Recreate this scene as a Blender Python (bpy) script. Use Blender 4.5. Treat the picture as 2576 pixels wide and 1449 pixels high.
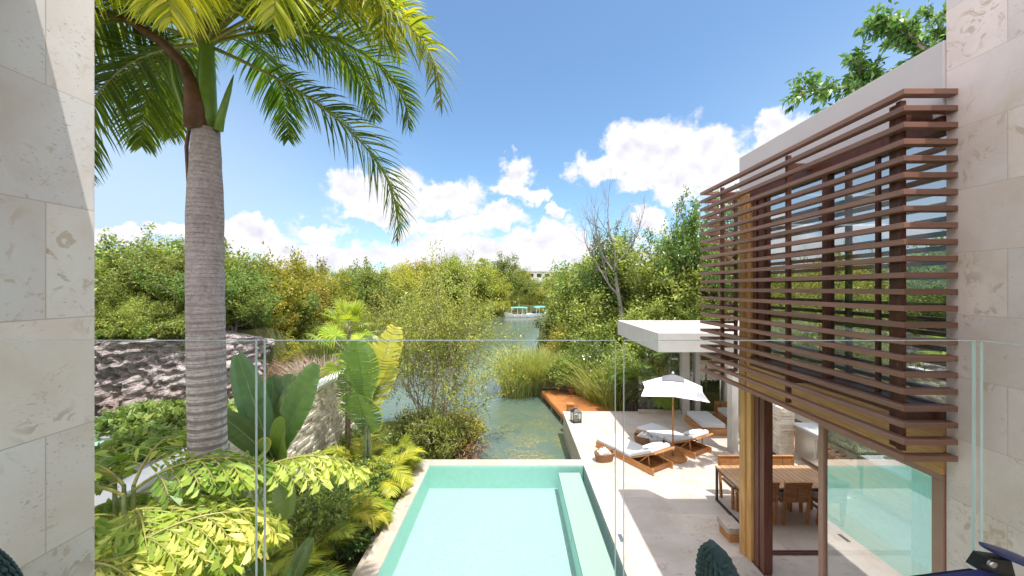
import bpy, bmesh, math, random
import numpy as np
from mathutils import Vector, Matrix
R = math.radians
PI = math.pi
for o in list(bpy.data.objects):
    bpy.data.objects.remove(o)
SC = bpy.context.scene
COL = SC.collection
EYE = 4.6
# ------------------------------------------------------------------ camera
cam = bpy.data.objects.new('camera', bpy.data.cameras.new('camera'))
COL.objects.link(cam)
cam.location = (0, 0, EYE)
cam.rotation_euler = (R(90), 0, 0)
cam.data.sensor_width = 36
cam.data.lens = 36 * 958 / 2576
cam.data.shift_x = -6 / 2576
cam.data.clip_start = 0.05
cam.data.clip_end = 6000
SC.camera = cam


def W(x, y, Y):
    """point seen at x, y (2576 wide picture) at distance Y"""
    return Vector(((x - 1294) / 958 * Y, Y, EYE - (y - 724.5) / 958 * Y))


# ------------------------------------------------------------------ sun, sky, exposure
SUNV = Vector((0.18, -0.235, 1.0)).normalized()
sl = bpy.data.lights.new('sun', 'SUN')
sl.energy = 3.1
sl.angle = R(0.5)
sl.color = (1.0, 0.965, 0.91)
sun = bpy.data.objects.new('sun', sl)
COL.objects.link(sun)
sun.location = (0, 0, 40)
sun.rotation_euler = (-SUNV).to_track_quat('-Z', 'Y').to_euler()
SC.view_settings.view_transform = 'Standard'
SC.view_settings.look = 'None'
SC.view_settings.exposure = 1.05
SC.view_settings.gamma = 1
SC.render.film_transparent = False
SC.cycles.max_bounces = 8
SC.cycles.transparent_max_bounces = 24
SC.cycles.use_denoising = True

wd = bpy.data.worlds.new('World')
SC.world = wd
wd.use_nodes = True
nt = wd.node_tree
N, L = nt.nodes, nt.links
N.clear()


def wn(t, **k):
    n = N.new(t)
    for a, b in k.items():
        setattr(n, a, b)
    return n


def wmath(op, a, b=None, c=None, clamp=False):
    n = N.new('ShaderNodeMath')
    n.operation = op
    n.use_clamp = clamp
    for i, v in enumerate((a, b, c)):
        if v is None:
            continue
        if isinstance(v, (int, float)):
            n.inputs[i].default_value = v
        else:
            L.new(v, n.inputs[i])
    return n.outputs[0]


def build_world():
    sky = wn('ShaderNodeTexSky', sky_type='NISHITA', sun_disc=False)
    sky.sun_elevation = math.asin(SUNV.z)
    sky.sun_rotation = math.atan2(SUNV.x, SUNV.y)
    sky.air_density = 1.0
    sky.dust_density = 1.1
    sky.ozone_density = 1.6
    tc = wn('ShaderNodeTexCoord')
    nrm = wn('ShaderNodeVectorMath', operation='NORMALIZE')
    L.new(tc.outputs['Generated'], nrm.inputs[0])
    sep = wn('ShaderNodeSeparateXYZ')
    L.new(nrm.outputs[0], sep.inputs[0])
    az = wmath('ARCTAN2', sep.outputs[0], sep.outputs[1])
    el = wmath('ARCSINE', sep.outputs[2])
    com = wn('ShaderNodeCombineXYZ')
    L.new(az, com.inputs[0])
    L.new(el, com.inputs[1])
    # turbulent displacement of the direction, for cauliflower edges
    n1 = wn('ShaderNodeTexNoise')
    n1.inputs['Scale'].default_value = 11
    n1.inputs['Detail'].default_value = 7
    n1.inputs['Roughness'].default_value = 0.62
    L.new(com.outputs[0], n1.inputs['Vector'])
    sub = wn('ShaderNodeVectorMath', operation='SUBTRACT')
    L.new(n1.outputs['Color'], sub.inputs[0])
    sub.inputs[1].default_value = (.5, .5, .5)
    sc = wn('ShaderNodeVectorMath', operation='SCALE')
    L.new(sub.outputs[0], sc.inputs[0])
    sc.inputs['Scale'].default_value = 0.16
    ad = wn('ShaderNodeVectorMath', operation='ADD')
    L.new(com.outputs[0], ad.inputs[0])
    L.new(sc.outputs[0], ad.inputs[1])
    fl = wn('ShaderNodeVectorMath', operation='MULTIPLY')
    L.new(ad.outputs[0], fl.inputs[0])
    fl.inputs[1].default_value = (1, 1, 0)
    # clouds: x, y, rx, ry in picture units, turned into directions
    blobs = [(1570, 370, 75, 60), (1660, 385, 110, 75), (1770, 400, 100, 60), (1720, 450, 120, 45), (1500, 420, 60, 40), (1610, 455, 60, 35), (1850, 440, 60, 60),
             (1945, 350, 60, 45), (2050, 330, 70, 40), (900, 470, 85, 50), (1000, 500, 110, 55), (1130, 490, 95, 48), (930, 540, 80, 25), (1240, 545, 85, 28),
             (1290, 455, 48, 45), (1350, 485, 40, 20), (1405, 518, 30, 16), (800, 580, 70, 28), (1110, 580, 110, 26), (1380, 585, 40, 40),
             (1440, 600, 50, 55), (1330, 600, 70, 30), (1640, 560, 60, 35), (640, 600, 90, 34), (300, 605, 110, 26), (440, 585, 60, 22), (1180, 560, 50, 22),
             (2300, 500, 200, 70), (2900, 420, 300, 90), (-200, 480, 300, 80), (1200, 640, 330, 36), (800, 640, 300, 32), (1500, 650, 160, 40)]
    acc = None
    for x, y, rx, ry in blobs:
        a = math.atan((x - 1294) / 958)
        e = math.atan((724.5 - y) * math.cos(a) / 958)
        ra = rx * math.cos(a) ** 2 / 958 * 1.12
        re = ry * math.cos(a) / 958 * 1.15
        s1 = wn('ShaderNodeVectorMath', operation='SUBTRACT')
        L.new(fl.outputs[0], s1.inputs[0])
        s1.inputs[1].default_value = (a, e, 0)
        s2 = wn('ShaderNodeVectorMath', operation='MULTIPLY')
        L.new(s1.outputs[0], s2.inputs[0])
        s2.inputs[1].default_value = (1 / ra, 1 / re, 0)
        ln = wn('ShaderNodeVectorMath', operation='LENGTH')
        L.new(s2.outputs[0], ln.inputs[0])
        d = wmath('SUBTRACT', 1.0, ln.outputs['Value'])
        acc = d if acc is None else wmath('SMOOTH_MAX', acc, d, 0.15)
    # general low cloud all round the horizon
    n2 = wn('ShaderNodeTexNoise')
    n2.inputs['Scale'].default_value = 5
    n2.inputs['Detail'].default_value = 6
    n2.inputs['Roughness'].default_value = 0.6
    mp = wn('ShaderNodeVectorMath', operation='MULTIPLY')
    L.new(com.outputs[0], mp.inputs[0])
    mp.inputs[1].default_value = (1, 2.2, 1)
    L.new(mp.outputs[0], n2.inputs['Vector'])
    low = wmath('MULTIPLY_ADD', el, -9.0, 0.55)
    low = wmath('ADD', low, wmath('MULTIPLY_ADD', n2.outputs[0], 2.6, -1.5))
    low = wmath('MINIMUM', low, 0.5)
    acc = wmath('SMOOTH_MAX', acc, low, 0.2)
    n3 = wn('ShaderNodeTexNoise')
    n3.inputs['Scale'].default_value = 26
    n3.inputs['Detail'].default_value = 6
    n3.inputs['Roughness'].default_value = 0.6
    L.new(com.outputs[0], n3.inputs['Vector'])
    dens = wmath('ADD', acc, wmath('MULTIPLY_ADD', n3.outputs[0], 0.9, -0.45))
    mr = wn('ShaderNodeMapRange', interpolation_type='SMOOTHSTEP')
    L.new(dens, mr.inputs[0])
    mr.inputs[1].default_value = -0.08
    mr.inputs[2].default_value = 0.38
    # light from above: noise difference along elevation
    up = wn('ShaderNodeVectorMath', operation='ADD')
    L.new(com.outputs[0], up.inputs[0])
    up.inputs[1].default_value = (-0.008, 0.022, 0)
    n4 = wn('ShaderNodeTexNoise')
    n4.inputs['Scale'].default_value = 15
    n4.inputs['Detail'].default_value = 5
    L.new(up.outputs[0], n4.inputs['Vector'])
    n5 = wn('ShaderNodeTexNoise')
    n5.inputs['Scale'].default_value = 15
    n5.inputs['Detail'].default_value = 5
    L.new(com.outputs[0], n5.inputs['Vector'])
    lit = wmath('SUBTRACT', n5.outputs[0], n4.outputs[0])
    lit = wmath('MULTIPLY_ADD', lit, 2.2, 0.62)
    lit = wmath('ADD', lit, wmath('MULTIPLY_ADD', dens, -0.38, 0.22), clamp=True)
    cc = wn('ShaderNodeMix', data_type='RGBA')
    L.new(lit, cc.inputs[0])
    cc.inputs[6].default_value = (3.7, 3.7, 4.2, 1)
    cc.inputs[7].default_value = (5.5, 5.4, 5.5, 1)
    gm = wn('ShaderNodeMix', data_type='RGBA', blend_type='MULTIPLY')
    gm.inputs[0].default_value = 1
    L.new(sky.outputs[0], gm.inputs[6])
    gm.inputs[7].default_value = (.83, 1.0, 1.06, 1)
    def sstep(v, a, b):
        m = wn('ShaderNodeMapRange', interpolation_type='SMOOTHSTEP')
        L.new(v, m.inputs[0])
        m.inputs[1].default_value = a
        m.inputs[2].default_value = b
        return m.outputs[0]
    # paler hazy air towards both sides and low down
    hz = wmath('MULTIPLY', sstep(wmath('ABSOLUTE', wmath('ADD', az, -0.08)), .22, .95), wmath('SUBTRACT', 1.0, sstep(el, .12, .62)))
    hm = wn('ShaderNodeMix', data_type='RGBA')
    L.new(wmath('MULTIPLY', hz, .85), hm.inputs[0])
    L.new(gm.outputs[2], hm.inputs[6])
    hm.inputs[7].default_value = (3.1, 3.85, 4.85, 1)
    gm = hm
    mx = wn('ShaderNodeMix', data_type='RGBA')
    L.new(mr.outputs[0], mx.inputs[0])
    L.new(gm.outputs[2], mx.inputs[6])
    L.new(cc.outputs[2], mx.inputs[7])
    # added out-of-view cloud brightness overhead and behind, lifting the ambient light
    ambient_fill = wmath('MAXIMUM', sstep(el, 0.66, 0.95), sstep(wmath('ABSOLUTE', az), 1.15, 1.6))
    ambient_fill = wmath('MULTIPLY', ambient_fill, wmath('MULTIPLY_ADD', n2.outputs[0], 0.8, 0.45), clamp=True)
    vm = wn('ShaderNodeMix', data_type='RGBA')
    L.new(ambient_fill, vm.inputs[0])
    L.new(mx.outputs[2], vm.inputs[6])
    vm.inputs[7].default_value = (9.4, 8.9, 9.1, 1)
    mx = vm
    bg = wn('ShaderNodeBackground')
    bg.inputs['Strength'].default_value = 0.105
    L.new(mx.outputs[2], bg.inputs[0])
    out = wn('ShaderNodeOutputWorld')
    L.new(bg.outputs[0], out.inputs[0])


build_world()


# ------------------------------------------------------------------ materials
class NT:
    def __init__(s, name):
        s.m = bpy.data.materials.new(name)
        s.m.use_nodes = True
        s.t = s.m.node_tree
        s.t.nodes.clear()
        s.out = s.t.nodes.new('ShaderNodeOutputMaterial')

    def n(s, t, **k):
        n = s.t.nodes.new(t)
        for a, b in k.items():
            setattr(n, a, b)
        return n

    def l(s, a, b):
        s.t.links.new(a, b)

    def coord(s, scale=(1, 1, 1), rot=(0, 0, 0), kind='Object'):
        tc = s.n('ShaderNodeTexCoord')
        mp = s.n('ShaderNodeMapping')
        mp.inputs['Scale'].default_value = scale
        mp.inputs['Rotation'].default_value = rot
        s.l(tc.outputs[kind], mp.inputs[0])
        return mp.outputs[0]

    def noise(s, vec, scale, detail=4, rough=.55, dist=0):
        n = s.n('ShaderNodeTexNoise')
        n.inputs['Scale'].default_value = scale
        n.inputs['Detail'].default_value = detail
        n.inputs['Roughness'].default_value = rough
        n.inputs['Distortion'].default_value = dist
        s.l(vec, n.inputs['Vector'])
        return n.outputs[0]

    def ramp(s, fac, stops, interp='LINEAR'):
        r = s.n('ShaderNodeValToRGB')
        r.color_ramp.interpolation = interp
        el = r.color_ramp.elements
        while len(el) < len(stops):
            el.new(0.5)
        for e, (p, c) in zip(el, stops):
            e.position = p
            e.color = tuple(c) + (1,) if len(c) == 3 else c
        s.l(fac, r.inputs[0])
        return r.outputs[0]

    def mix(s, fac, a, b, mode='MIX'):
        n = s.n('ShaderNodeMix', data_type='RGBA', blend_type=mode)
        for i, v in ((0, fac), (6, a), (7, b)):
            if isinstance(v, (int, float)):
                n.inputs[i].default_value = v
            elif isinstance(v, tuple):
                n.inputs[i].default_value = v + (1,) if len(v) == 3 else v
            else:
                s.l(v, n.inputs[i])
        return n.outputs[2]

    def math(s, op, a, b=None, clamp=False):
        n = s.n('ShaderNodeMath', operation=op, use_clamp=clamp)
        for i, v in enumerate((a, b)):
            if v is None:
                continue
            if isinstance(v, (int, float)):
                n.inputs[i].default_value = v
            else:
                s.l(v, n.inputs[i])
        return n.outputs[0]

    def bump(s, h, strength=.3, dist=.02):
        b = s.n('ShaderNodeBump')
        b.inputs['Strength'].default_value = strength
        b.inputs['Distance'].default_value = dist
        s.l(h, b.inputs['Height'])
        return b.outputs[0]

    def bsdf(s, col, rough=.6, spec=.5, metal=0, normal=None, **k):
        b = s.n('ShaderNodeBsdfPrincipled')
        if isinstance(col, tuple):
            b.inputs['Base Color'].default_value = col + (1,)
        else:
            s.l(col, b.inputs['Base Color'])
        if isinstance(rough, (int, float)):
            b.inputs['Roughness'].default_value = rough
        else:
            s.l(rough, b.inputs['Roughness'])
        b.inputs['Specular IOR Level'].default_value = spec
        b.inputs['Metallic'].default_value = metal
        if normal is not None:
            s.l(normal, b.inputs['Normal'])
        for kk, v in k.items():
            b.inputs[kk].default_value = v
        return b.outputs[0]

    def done(s, sh):
        s.l(sh, s.out.inputs[0])
        return s.m


def mat_plain(name, col, rough=.6, metal=0, var=.12, scale=9, spec=.5, bump=.1):
    t = NT(name)
    c = t.coord()
    f = t.noise(c, scale, 5)
    lo = tuple(v * (1 - var) for v in col)
    hi = tuple(min(1, v * (1 + var)) for v in col)
    cc = t.ramp(f, [(.3, lo), (.7, hi)])
    return t.done(t.bsdf(cc, rough, spec, metal, t.bump(t.noise(c, scale * 8, 3), bump, .004)))


def mat_wood(name, dark, light, grain=(1, 12, 12), rough=.5, spec=.4, knots=False):
    t = NT(name)
    oi = t.n('ShaderNodeObjectInfo')
    c = t.coord(grain)
    f = t.noise(c, 2.2, 6, .62, .7)
    f2 = t.noise(t.coord((1, 1, 1)), 1.3, 3)
    f = t.math('ADD', f, t.math('MULTIPLY', t.math('SUBTRACT', f2, .5), .5))
    cc = t.ramp(f, [(.25, dark), (.75, light)])
    hv = t.n('ShaderNodeHueSaturation')
    t.l(cc, hv.inputs['Color'])
    v = t.math('MULTIPLY', oi.outputs['Random'], .35)
    t.l(t.math('ADD', v, .82), hv.inputs['Value'])
    return t.done(t.bsdf(hv.outputs[0], rough, spec, 0, t.bump(f, .25, .003)))


def mat_stone(name, axes, row, width, base=(.66, .62, .56), pit=.5, offset=(0, 0), stain=True, mortar=.006, scale=1.0, rough=.62):
    """sawn limestone slabs; axes: which object axes run along and up"""
    t = NT(name)
    tc = t.n('ShaderNodeTexCoord')
    sp = t.n('ShaderNodeSeparateXYZ')
    t.l(tc.outputs['Object'], sp.inputs[0])
    cb = t.n('ShaderNodeCombineXYZ')
    t.l(t.math('ADD', sp.outputs[axes[0]], offset[0]), cb.inputs[0])
    t.l(t.math('ADD', sp.outputs[axes[1]], offset[1]), cb.inputs[1])
    br = t.n('ShaderNodeTexBrick')
    br.offset = .37
    br.inputs['Scale'].default_value = 1
    br.inputs['Mortar Size'].default_value = mortar / 2
    br.inputs['Mortar Smooth'].default_value = .2
    br.inputs['Brick Width'].default_value = width
    br.inputs['Row Height'].default_value = row
    br.inputs['Color1'].default_value = (0, 0, 0, 1)
    br.inputs['Color2'].default_value = (1, 1, 1, 1)
    br.inputs['Mortar'].default_value = (.5, .5, .5, 1)
    t.l(cb.outputs[0], br.inputs['Vector'])
    p = tc.outputs['Object']
    # each slab samples another part of the noise
    off = t.n('ShaderNodeVectorMath', operation='SCALE')
    t.l(br.outputs['Color'], off.inputs[0])
    off.inputs['Scale'].default_value = 3.7
    pv = t.n('ShaderNodeVectorMath', operation='ADD')
    t.l(p, pv.inputs[0])
    t.l(off.outputs[0], pv.inputs[1])
    v = pv.outputs[0]
    big = t.noise(v, 1.6 * scale, 5, .6, .6)
    tan = tuple(a * b for a, b in zip(base, (.90, .86, .79)))
    lite = tuple(min(.9, a * 1.09) for a in base)
    col = t.ramp(big, [(.32, tan), (.52, base), (.68, lite)])
    slab = t.ramp(br.outputs['Color'], [(0, (.87, .87, .89)), (1, (1.05, 1.02, .98))])
    col = t.mix(1, col, slab, 'MULTIPLY')
    # worm shaped beige figures
    w = t.noise(v, 7 * scale, 6, .62, 1.6)
    wf = t.ramp(w, [(.545, (0, 0, 0)), (.60, (1, 1, 1))])
    wf2 = t.math('MULTIPLY', wf, t.ramp(t.noise(v, 2.1 * scale, 2), [(.48, (0, 0, 0)), (.6, (1, 1, 1))]))
    col = t.mix(t.math('MULTIPLY', wf2, .8), col, tuple(a * b for a, b in zip(base, (.72, .64, .54))))
    # small dark pits
    pt = t.noise(t.coord((1, 1, 2.3)), 38 * scale, 4, .6, .4)
    pf = t.math('MULTIPLY', t.ramp(pt, [(.60, (0, 0, 0)), (.66, (1, 1, 1))]), t.ramp(t.noise(v, 3.2 * scale, 3), [(.46, (0, 0, 0)), (.62, (1, 1, 1))]))
    col = t.mix(t.math('MULTIPLY', pf, pit), col, (.23, .19, .16))
    if stain:
        sn = t.noise(v, 2.3 * scale, 7, .75, .8)
        sf = t.ramp(sn, [(.655, (0, 0, 0)), (.71, (1, 1, 1))])
        col = t.mix(t.math('MULTIPLY', sf, .7), col, (.34, .17, .09))
    col = t.mix(t.math('MULTIPLY', br.outputs['Fac'], .5), col, (.40, .34, .28))
    h = t.math('SUBTRACT', t.math('MULTIPLY', pf, -.8), t.math('MULTIPLY', br.outputs['Fac'], 1.0))
    return t.done(t.bsdf(col, rough, .35, 0, t.bump(h, .4, .004)))


def mat_leaf(name, stops, trans=.35, rough=.45, spec=.35, tmul=(1.4, 1.45, .7)):
    """leaves; the 'tint' attribute picks a colour along the stops"""
    t = NT(name)
    a = t.n('ShaderNodeAttribute', attribute_name='tint')
    k = len(stops)
    col = t.ramp(a.outputs['Fac'], [(i / max(1, k - 1), c) for i, c in enumerate(stops)])
    oi = t.n('ShaderNodeObjectInfo')
    hv = t.n('ShaderNodeHueSaturation')
    t.l(col, hv.inputs['Color'])
    t.l(t.math('ADD', t.math('MULTIPLY', oi.outputs['Random'], .045), .478), hv.inputs['Hue'])
    rr_ = t.math('FRACT', t.math('MULTIPLY', oi.outputs['Random'], 7.31))
    t.l(t.math('ADD', t.math('MULTIPLY', rr_, .5), .95), hv.inputs['Value'])
    col = hv.outputs[0]
    b = t.bsdf(col, rough, spec)
    tr = t.n('ShaderNodeBsdfTranslucent')
    t.l(t.mix(1, col, tmul, 'MULTIPLY'), tr.inputs[0])
    mx = t.n('ShaderNodeMixShader')
    mx.inputs[0].default_value = trans
    t.l(b, mx.inputs[1])
    t.l(tr.outputs[0], mx.inputs[2])
    return t.done(mx.outputs[0])


def mat_glass(name, refl=.12, tint=(.93, .97, .95), rough=0.0, power=1.0):
    """thin pane: see-through with a mirror share that grows at grazing angles"""
    t = NT(name)
    tr = t.n('ShaderNodeBsdfTransparent')
    tr.inputs[0].default_value = tint + (1,)
    gl = t.n('ShaderNodeBsdfGlossy')
    gl.inputs['Roughness'].default_value = rough
    gl.inputs[0].default_value = (.95, .98, 1, 1)
    fr = t.n('ShaderNodeFresnel')
    fr.inputs[0].default_value = 1.5
    f = t.math('ADD', t.math('MULTIPLY', fr.outputs[0], power), refl, clamp=True)
    mx = t.n('ShaderNodeMixShader')
    t.l(f, mx.inputs[0])
    t.l(tr.outputs[0], mx.inputs[1])
    t.l(gl.outputs[0], mx.inputs[2])
    return t.done(mx.outputs[0])


M = {}
M['wall_left'] = mat_stone('limestone_left', (1, 2), .6, 1.15, base=(.88, .83, .77), offset=(.35, -5.2 + EYE * 0 + 4.96 - 4.96 + .16), pit=.5)
M['wall_right'] = mat_stone('limestone_right', (1, 2), .56, 1.25, base=(.80, .71, .70), offset=(.2, .12), pit=.35)
M['terrace'] = mat_stone('travertine_paving', (0, 1), .62, 1.22, base=(.53, .48, .435), offset=(.1, .3), pit=.35, stain=False, mortar=.005, rough=.55)
M['coping'] = mat_stone('pool_coping_stone', (0, 1), .9, .9, base=(.48, .425, .37), pit=.1, stain=False, mortar=.004)
M['concrete'] = mat_plain('white_concrete', (.52, .50, .475), .8, 0, .07, 3)
M['plaster'] = mat_plain('lilac_white_render', (.62, .59, .60), .85, 0, .03, 2, bump=.05)
M['slat'] = mat_wood('brown_slat_finish', (.20, .095, .065), (.285, .155, .115), (1, 1, 20), .45)
M['frame_red'] = mat_wood('dark_red_timber', (.085, .030, .020), (.17, .06, .038), (12, 12, 1), .42)
M['frame_brown'] = mat_plain('bronze_frame', (.38, .21, .155), .4, 0, .06, 6)
M['column'] = mat_wood('yellow_timber', (.42, .21, .06), (.72, .42, .16), (9, 9, .7), .5)
M['beam'] = mat_wood('honey_timber', (.42, .19, .06), (.76, .42, .17), (9, .8, 9), .5)
M['teak'] = mat_wood('teak', (.30, .115, .035), (.56, .27, .095), (2, 2, 9), .5)
M['teak_long'] = mat_wood('teak_boards', (.32, .17, .08), (.56, .36, .20), (10, 1, 10), .55)
M['dock'] = mat_wood('orange_dock_boards', (.34, .12, .035), (.56, .24, .075), (1, 9, 1), .6)
M['cushion'] = mat_plain('pale_grey_canvas', (.60, .61, .64), .9, 0, .04, 30, .2)
M['white_cloth'] = mat_plain('white_cloth', (.82, .81, .80), .9, 0, .03, 20, .2)
M['wicker'] = mat_plain('brown_wicker', (.30, .16, .08), .8, 0, .45, 70, bump=.8)
M['steel'] = mat_plain('brushed_steel', (.58, .56, .53), .3, 1, .06, 20)
M['black'] = mat_plain('black_metal', (.015, .014, .014), .4, 0, .2, 9)
M['granite'] = mat_plain('pale_counter', (.56, .60, .64), .3, 0, .1, 60)
M['red'] = mat_plain('red_plastic', (.45, .01, .02), .35)
M['white_paint'] = mat_plain('white_paint', (.80, .80, .79), .3, 0, .03)
M['turquoise'] = mat_plain('turquoise_canvas', (.10, .50, .44), .7, 0, .05)
M['rope'] = mat_plain('teal_rope', (.035, .085, .095), .55, 0, .35, 50)
M['navy'] = mat_plain('navy_shell', (.03, .042, .16), .35, 0, .1, 4)
M['pillow_green'] = mat_plain('green_cloth', (.05, .08, .06), .9, 0, .2, 15)
M['bark'] = mat_plain('grey_bark', (.20, .165, .135), .9, 0, .3, 14, bump=.8)
M['bark_pale'] = mat_plain('pale_bark', (.34, .28, .235), .9, 0, .3, 14, bump=.8)
M['dead_wood'] = mat_plain('dead_grey_wood', (.24, .215, .21), .9, 0, .25, 14, bump=.8)
M['soil'] = mat_plain('dark_soil', (.06, .04, .03), .95, 0, .4, 8, bump=.8)
M['glass'] = mat_glass('balustrade_glass', .0, (.975, .987, .98), power=.22)
M['glass_edge'] = mat_plain('glass_edge_green', (.66, .82, .80), .15, 0, .1, 3)
M['window'] = mat_glass('solar_glass', .42, (.42, .50, .50), power=1.3)
M['door_glass'] = mat_glass('door_glass', .42, (.70, .74, .73), power=1.4)
M['screen_glass'] = mat_glass('screen_glass', .08, (.75, .82, .80), power=1)
M['interior'] = mat_plain('interior_wall', (.30, .24, .20), .8)
M['curtain'] = mat_plain('sheer_curtain', (.72, .74, .72), .9)


def palm_trunk_mat():
    t = NT('ringed_palm_bark')
    c = t.coord()
    wv = t.n('ShaderNodeTexWave', wave_type='BANDS', bands_direction='Z')
    wv.inputs['Scale'].default_value = 3.0
    wv.inputs['Distortion'].default_value = 1.9
    wv.inputs['Detail'].default_value = 3
    wv.inputs['Detail Scale'].default_value = 3
    t.l(t.coord((.35, .35, 1.0)), wv.inputs['Vector'])
    fine = t.n('ShaderNodeTexWave', wave_type='BANDS', bands_direction='Z')
    fine.inputs['Scale'].default_value = 6.0
    fine.inputs['Distortion'].default_value = 3.5
    fine.inputs['Detail'].default_value = 3
    t.l(t.coord((.4, .4, 1.0)), fine.inputs['Vector'])
    sep = t.n('ShaderNodeSeparateXYZ')
    t.l(t.coord(), sep.inputs[0])
    n = t.noise(t.coord((1, 1, 1)), 30, 6, .7)
    col = t.ramp(n, [(.35, (.30, .25, .26)), (.65, (.48, .42, .43))])
    # low down: pale lichen between the dark rings
    lich = t.math('MULTIPLY', t.ramp(wv.outputs['Fac'], [(.25, (0, 0, 0)), (.55, (1, 1, 1))]), t.ramp(t.noise(c, 16, 5, .7), [(.36, (0, 0, 0)), (.56, (1, 1, 1))]))
    lowf = t.ramp(t.math('MULTIPLY', t.math('SUBTRACT', 4.6, sep.outputs[2]), .5), [(0, (0.12, 0.12, 0.12)), (1, (1, 1, 1))])
    col = t.mix(t.math('MULTIPLY', lich, t.math('MULTIPLY', lowf, .95)), col, (.62, .60, .60))
    band = t.ramp(wv.outputs['Fac'], [(.30, (1, 1, 1)), (.48, (0, 0, 0))])
    col = t.mix(t.math('MULTIPLY', band, t.math('MULTIPLY', lowf, .62)), col, (.17, .135, .125))
    ring = t.math('MULTIPLY', t.ramp(fine.outputs['Fac'], [(.03, (1, 1, 1)), (.20, (0, 0, 0))]), t.ramp(t.noise(t.coord((3, 3, 1)), 3.5, 5, .7), [(.35, (0, 0, 0)), (.6, (1, 1, 1))]))
    blot = t.noise(t.coord((1, 1, .6)), 2.4, 6, .7)
    col = t.mix(t.math('MULTIPLY', t.ramp(blot, [(.50, (0, 0, 0)), (.66, (1, 1, 1))]), .45), col, (.20, .155, .15))
    col = t.mix(t.math('MULTIPLY', ring, .28), col, (.12, .085, .07))
    h = t.math('ADD', t.math('MULTIPLY', ring, -1), t.math('MULTIPLY', n, .5))
    return t.done(t.bsdf(col, .9, .2, 0, t.bump(h, .6, .012)))


M['palm_trunk'] = palm_trunk_mat()
M['crownshaft'] = mat_plain('green_crownshaft', (.15, .26, .04), .35, 0, .18, 6)
M['sheath'] = mat_plain('brown_dry_sheath', (.13, .055, .03), .6, 0, .4, 9)
M['rachis'] = mat_plain('yellow_green_rib', (.28, .27, .06), .5, 0, .2, 9)
M['stem_green'] = mat_plain('pale_green_stem', (.24, .29, .14), .5, 0, .25, 9)
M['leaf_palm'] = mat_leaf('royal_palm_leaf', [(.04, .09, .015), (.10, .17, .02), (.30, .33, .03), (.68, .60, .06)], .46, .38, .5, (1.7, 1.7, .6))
M['leaf_fish'] = mat_leaf('fishtail_leaf', [(.12, .20, .03), (.25, .33, .05), (.42, .45, .11), (.60, .58, .17)], .42, .4, .4)
M['leaf_banana'] = mat_leaf('paddle_leaf', [(.05, .10, .045), (.11, .19, .06), (.20, .30, .07), (.55, .46, .06)], .30, .3, .5)
M['leaf_areca'] = mat_leaf('areca_leaf', [(.07, .13, .02), (.18, .25, .03), (.34, .38, .04), (.55, .50, .06)], .38, .4)
M['leaf_wood'] = mat_leaf('woodland_leaf', [(.07, .10, .03), (.145, .19, .045), (.24, .285, .07), (.38, .40, .11)], .35)
M['leaf_yellow'] = mat_leaf('yellow_woodland_leaf', [(.13, .155, .03), (.27, .28, .045), (.40, .38, .06), (.54, .40, .08)], .35)
M['leaf_fresh'] = mat_leaf('fresh_green_leaf', [(.075, .13, .04), (.14, .215, .06), (.24, .31, .085), (.38, .44, .13)], .38)
M['leaf_gloss'] = mat_leaf('glossy_leaf', [(.035, .085, .022), (.07, .14, .035), (.13, .22, .05), (.22, .31, .08)], .25, .25, .7)
M['leaf_red'] = mat_leaf('brown_dry_leaf', [(.13, .07, .05), (.22, .13, .08), (.33, .21, .12), (.45, .30, .16)], .3)
M['reed'] = mat_leaf('reed_blade', [(.09, .14, .03), (.18, .22, .05), (.32, .31, .09), (.46, .38, .15)], .3)
M['flower'] = mat_leaf('pink_petal', [(.55, .02, .12), (.75, .08, .22)], .3)


def mat_water(name, base, bscale=3.0, bstr=.25, algae=False, dist=.03, rough=.06):
    t = NT(name)
    c = t.coord((1, .55, 1))
    f = t.noise(c, bscale, 5, .6, .3)
    f2 = t.noise(c, bscale * 5, 3, .5)
    h = t.math('ADD', f, t.math('MULTIPLY', f2, .25))
    col = t.ramp(t.noise(t.coord(), .07, 3), [(.35, tuple(v * .8 for v in base)), (.65, tuple(v * 1.2 for v in base))])
    r = rough
    if algae:
        a = t.noise(t.coord(), 1.1, 8, .68, .6)
        sp = t.n('ShaderNodeSeparateXYZ')
        t.l(t.coord(), sp.inputs[0])
        near = t.ramp(t.math('MULTIPLY', sp.outputs[1], .033), [(.40, (1, 1, 1)), (.62, (0, 0, 0))])
        right = t.ramp(t.math('ADD', t.math('MULTIPLY', sp.outputs[0], .15), .5), [(.15, (0, 0, 0)), (.5, (1, 1, 1))])
        m = t.math('MULTIPLY', t.math('MULTIPLY', near, right), t.ramp(a, [(.42, (0, 0, 0)), (.56, (1, 1, 1))]))
        sand = t.math('MULTIPLY', m, t.ramp(t.noise(t.coord(), 9, 6, .7), [(.4, (0, 0, 0)), (.65, (1, 1, 1))]))
        col = t.mix(t.math('MULTIPLY', m, .55), col, (.085, .10, .03))
        col = t.mix(t.math('MULTIPLY', sand, .75), col, (.34, .29, .13))
        r = t.math('ADD', t.math('MULTIPLY', sand, .3), rough)
    return t.done(t.bsdf(col, r, .5, 0, t.bump(h, bstr, dist)))


M['lagoon'] = mat_water('lagoon_water', (.088, .132, .10), 2.6, .6, True, .05)


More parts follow.
